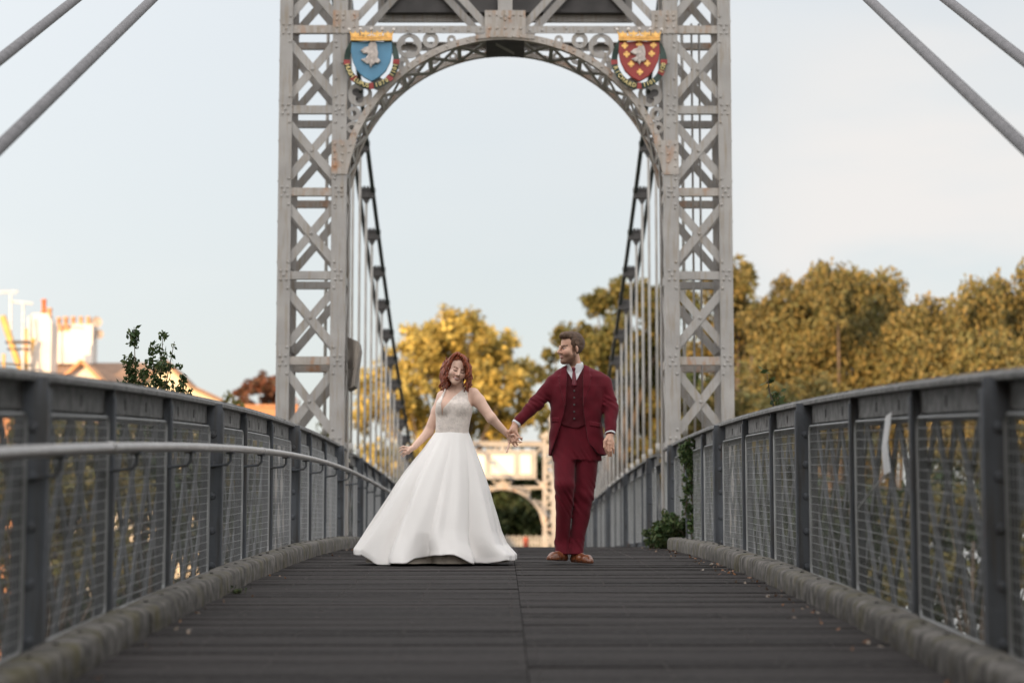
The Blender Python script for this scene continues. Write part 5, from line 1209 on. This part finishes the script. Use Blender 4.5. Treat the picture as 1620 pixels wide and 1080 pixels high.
bhand += [cone(Bp(651, 708, -.055), Bp(645, 713.5, -.075), .011, .009), cone(Bp(645, 713.5, -.075), Bp(641.5, 717, -.075), .0088, .007)]
bh = head_prims(BH, BM, BS, True)
btorso = [loft(br, 0, 2.15, bz(734), bz(612))] + bust
barms = armcones(barmR) + armcones(barmL)
bother = [cone(Bp(723, 598, -.01), Bp(723.5, 618, .01), .043, .050), cone(Bp(723.5, 618, .015), Bp(747, 623, .015), .035, .043), cone(Bp(722, 618, .015), Bp(700, 627, .02), .035, .040)]
blegs = []
for sx in (-1, 1):
    hp_ = Vector((bx(714) + sx * .085, BY + .02, bz(735))); kn_2 = Vector((bx(712) + sx * .08, BY, bz(800))); an_ = Vector((bx(712) + sx * .07, BY + .22, zd(BY) + .11)); blegs += [cone(hp_, kn_2, .085, .055), cone(kn_2, an_, .052, .034), cone(an_, an_ + Vector((0, -.14, -.065)), .032, .022)]
def bride_body(P):
    d = uni(btorso, P, 0.028); d = smin(d, uni(barms + bother, P, .02), 0.022); d = smin(d, uni(blegs, P, .03), .03); d = smin(d, uni([bh], P), .012); return smin(d, uni(bhand, P, .005), .007)
BSK = (0.72, 0.475, 0.37)
bride = implicit('person', bride_body, (bx(624), BY - .24, zd(BY) - .02), (bx(834), BY + .22, bz(552)), 0.0038, SKIN, None, borg, lambda V: paint(V, BSK, BH, BM, BS, True, (0.16, 0.06, 0.03)))
bride.location = borg; tag(bride, 'red haired woman in a white wedding gown smiling over her shoulder', 'person')
neckpoly = [(705.5, 600), (706.5, 613), (698, 641), (700, 660), (702, 648), (718, 628.5), (739, 611), (742, 600)]
def polysd(x, z, poly):
    """signed distance to a polygon in (x, z), negative inside"""
    n = len(poly); d = np.full(len(x), 1e9); s_ = np.ones(len(x))
    for i in range(n):
        ax_, az = poly[i]; bx_, bz_ = poly[i - 1]; ex, ez = bx_ - ax_, bz_ - az; wx, wz = x - ax_, z - az; t = np.clip((wx * ex + wz * ez) / (ex * ex + ez * ez), 0, 1)
        d = np.minimum(d, (wx - ex * t) ** 2 + (wz - ez * t) ** 2); c1 = z >= az; c2 = z < bz_; c3 = ex * wz > ez * wx; fl = (c1 & c2 & c3) | (~c1 & ~c2 & ~c3); s_ = np.where(fl, -s_, s_)
    return s_ * np.sqrt(d)
NP = [(bx(a), bz(b_)) for a, b_ in neckpoly]
AR = [(bx(a), bz(b_)) for a, b_ in ((739.5, 604), (739.5, 622), (741, 634), (747, 645), (752, 652), (790, 652), (790, 604))]
AL = [(bx(a), bz(b_)) for a, b_ in ((704, 604), (703, 618), (697, 628), (691, 634), (689.5, 648), (660, 650), (660, 604))]
def bodice(P):
    d = uni(btorso + [bother[1], bother[2]], P, 0.028) - 0.006; x, y, z = P.T
    d = smax(d, -np.maximum(polysd(x, z, NP), y - BY), .004); d = smax(d, -np.maximum(polysd(x, z, AR), -9), .005); d = smax(d, -polysd(x, z, AL), .005)
    return np.maximum(d, np.maximum(bz(688) - z, z - bz(613))) - 0.0012 * np.abs(np.sin(x * 150 + 2 * np.sin(z * 90)) * np.sin(z * 130 + 2 * np.sin(x * 110)))
child('lace_bodice', bodice, (bx(680), BY - .20, bz(690)), (bx(758), BY + .16, bz(606)), 0.0034, LACE, borg, bride)
# hair: cap, side-swept fringe and waved locks
locks = []
def lock(pts, r0, r1, amp=0.010, ph=0.0):
    pts = [Vector(p) for p in pts]; n = 14; prev = None
    for i in range(n + 1):
        t = i / n * (len(pts) - 1); k_ = min(int(t), len(pts) - 2); p = pts[k_].lerp(pts[k_ + 1], t - k_); a = amp * (i / n); p = p + Vector((math.sin(i * 1.25 + ph) * a, math.cos(i * 1.25 + ph) * a, 0)); r_ = r0 + (r1 - r0) * i / n
        if prev is not None: locks.append(cone(prev[0], p, prev[1], r_))
        prev = (p, r_)
for k_ in range(9):
    x = 709.5 - k_ * 1.2; lock([Bp(x + 3, 568 + k_, -.02 + .02 * k_), Bp(x - 1, 584, -.03 + .02 * k_), Bp(x - 1.5, 600, -.04 + .022 * k_), Bp(x - 0.5 - (k_ % 3), 614 + (k_ * 5) % 8, -.03 + .022 * k_)], .017, .007, .011, k_ * 1.7)
for k_ in range(8):
    x = 735 + k_ * 0.8; lock([Bp(x - 5, 566 + k_ * .6, -.09 + .018 * k_), Bp(x + 3, 580, -.11 + .02 * k_), Bp(x + 4, 596, -.10 + .02 * k_), Bp(x + 1 + (k_ % 3) * 2, 610 + (k_ * 7) % 11, -.07 + .016 * k_)], .016, .006, .012, k_ * 2.1)
lock([Bp(724, 559, -.09), Bp(734, 566, -.13), Bp(741, 580, -.145), Bp(742, 596, -.14), Bp(737, 608, -.12), Bp(742, 619, -.10)], .014, .006, .012, 0.5)
lock([Bp(722, 559, -.09), Bp(714, 565, -.12), Bp(709, 578, -.115), Bp(706, 594, -.10), Bp(703, 608, -.08)], .013, .007, .010, 1.5)
for k_ in range(16):                                        # thin loose strands
    sd_ = -1 if k_ % 2 else 1; x = 722 + sd_ * random.uniform(14, 19); y0 = random.uniform(565, 590)
    lock([Bp(x, y0, random.uniform(-.12, .02)), Bp(x + sd_ * random.uniform(-1, 3), y0 + 16, random.uniform(-.12, .02)), Bp(x + random.uniform(-4, 4), y0 + random.uniform(26, 34), random.uniform(-.12, -.02))], .0055, .0028, .014, k_ * 1.3)
for k_ in range(5): lock([Bp(712 + k_ * 5, 575, .06), Bp(712 + k_ * 5, 595, .075), Bp(710 + k_ * 5, 612, .075)], .024, .012, .008, k_)
def bhair(P):
    q = local(P, BH, BM, BS); x, y, z = q.T
    def e(c, r): k = np.linalg.norm((q - np.array(c)) / np.array(r), axis=1); return (k - 1) * min(r)
    d = e((0, .026, .050), (.088, .104, .096)); part = np.abs(x + .012)
    win = np.maximum(y + .028, z - (.096 - 1.0 * np.abs(x + .006) ** 1.35)); d = smax(d, -win, .008); d = smax(d, -.075 - z, .01)
    d = smin(d, uni(locks, P, .004), .008)
    return d + 0.0028 * np.sin(x * 300 + 4 * np.sin(z * 38 + y * 20)) 
child('hair', bhair, (bx(690), BY - .22, bz(632)), (bx(760), BY + .16, bz(548)), 0.003, HAIRR, borg, bride)
# gown skirt
rows = [(682.5, 689, 741.5), (696, 680, 747), (712, 669, 752.5), (730, 655, 760), (748, 641.5, 766.5), (772, 626, 774.5), (796, 612, 781), (820, 597, 788.5), (842, 583.5, 794.5), (862, 572, 803), (880, 561, 819)]
NT, NP_ = 96, 300; V = []
ys_ = [r[0] for r in rows]
for i in range(NT + 1):
    t = i / NT; py = 682.5 + (889 - 682.5) * t
    l_ = np.interp(py, ys_, [r[1] for r in rows]); r_ = np.interp(py, ys_, [r[2] for r in rows]); cx = (bx(l_) + bx(r_)) / 2; hw = (bx(r_) - bx(l_)) / 2
    cx0 = bx(715.3); dep = 0.096 + 0.39 * t ** 0.95
    for k in range(NP_):
        a = 2 * math.pi * k / NP_; ca, sa = math.cos(a), math.sin(a); da = math.degrees(a)            # 270 deg faces the camera
        A_ = 0.15 * t ** 1.02 + 0.012 * min(1, t * 6) * (1 - t)
        f_ = 0.9 * (1 - 2 * abs(math.sin(4.5 * a + 0.6 + 0.5 * t)) ** 0.8) + 0.35 * math.sin(14 * a + 2.0 - 0.6 * t) + 0.40 * math.sin(5 * a + 1.1) + 0.18 * math.sin(23 * a + 3 * t)
        sil = 1 - 0.75 * abs(ca) ** 6
        rr = 1 - A_ * (0.5 + 0.8 * f_) * sil - 0.02 * (1 - sil) * 0
        x = cx + hw * ca * rr; y = BY + 0.01 + dep * sa * rr
        u = (x - bx(691)) / (bx(820) - bx(691))                                       # -1 left edge .. 1 right edge
        xp = 691 + u * 129 if True else 0
        if sa < 0: hem = np.interp(xp, [562, 575, 600, 628, 648, 660, 690, 720, 745, 770, 790, 803, 820], [.078, .055, .012, .006, .012, .052, .078, .070, .026, .004, .008, .022, .030])
        else: hem = 0.03 + 0.045 * max(0, -ca) 
        hem += 0.012 * math.sin(9 * a + 1) * (abs(ca) < .9)
        zt_ = bz(682.5); zb_ = zd(y) + 0.006 + max(0, hem); z = zt_ + (zb_ - zt_) * t
        # rolling flare near the hem
        fl = max(0, (t - 0.80) / 0.20) ** 1.3; cu_ = max(0, math.sin(7 * a + 0.9)) * (sa < 0); y += 0.07 * fl * cu_ * abs(sa) - 0.02 * fl; z += 0.012 * fl * cu_; 
        V.append((x, y, z))
Fs = []
for i in range(NT):
    for k in range(NP_): k2 = (k + 1) % NP_; Fs.append((i * NP_ + k, (i + 1) * NP_ + k, (i + 1) * NP_ + k2, i * NP_ + k2))
V = np.array(V) - n3(borg); me = mesh_np('skirt', V, np.array(Fs)); me.polygons.foreach_set('use_smooth', [True] * len(me.polygons)); me.materials.append(SATIN)
sk = bpy.data.objects.new('skirt', me); COL.objects.link(sk); sk.parent = bride; md = sk.modifiers.new('cloth', 'SOLIDIFY'); md.thickness = 0.004; md.offset = -1
V2 = V.copy(); c0 = np.array([bx(712), BY + .01, 0]) - n3(borg); c0[2] = 0
ts = np.repeat(np.linspace(0, 1, NT + 1), NP_); V2[:, :2] = c0[:2] + (V2[:, :2] - c0[:2]) * (0.97 - 0.10 * ts)[:, None]; gz0 = np.array([zd(v[1] + borg.y) - borg.z for v in V2]); V2[:, 2] = np.minimum(V2[:, 2], V2[:, 2] * 1.0); V2[:, 2] = V2[0, 2] + (gz0 + 0.03 - V2[0, 2]) * ts; V2[:, 2] -= 0.01
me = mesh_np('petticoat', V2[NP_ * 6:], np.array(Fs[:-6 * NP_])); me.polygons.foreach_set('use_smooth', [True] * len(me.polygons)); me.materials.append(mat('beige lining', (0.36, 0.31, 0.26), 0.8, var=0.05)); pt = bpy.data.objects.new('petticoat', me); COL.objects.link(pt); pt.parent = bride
b = MB(); ring = [Vector((bx(715.3) + 0.131 * math.cos(a), BY + 0.01 + 0.0905 * math.sin(a), bz(682))) - borg for a in np.linspace(0, 2 * math.pi, 48)]
wv = []; 
for p in ring[:-1]: wv += [(p.x, p.y, p.z + .007), (p.x, p.y, p.z - .007)]
nr = len(ring) - 1; b.add(wv, [(2 * i, 2 * i + 1, (2 * i + 3) % (2 * nr), (2 * i + 2) % (2 * nr)) for i in range(nr)]); o = b.build('waistband', SATIN, bride, smooth=True); md = o.modifiers.new('cloth', 'SOLIDIFY'); md.thickness = 0.003
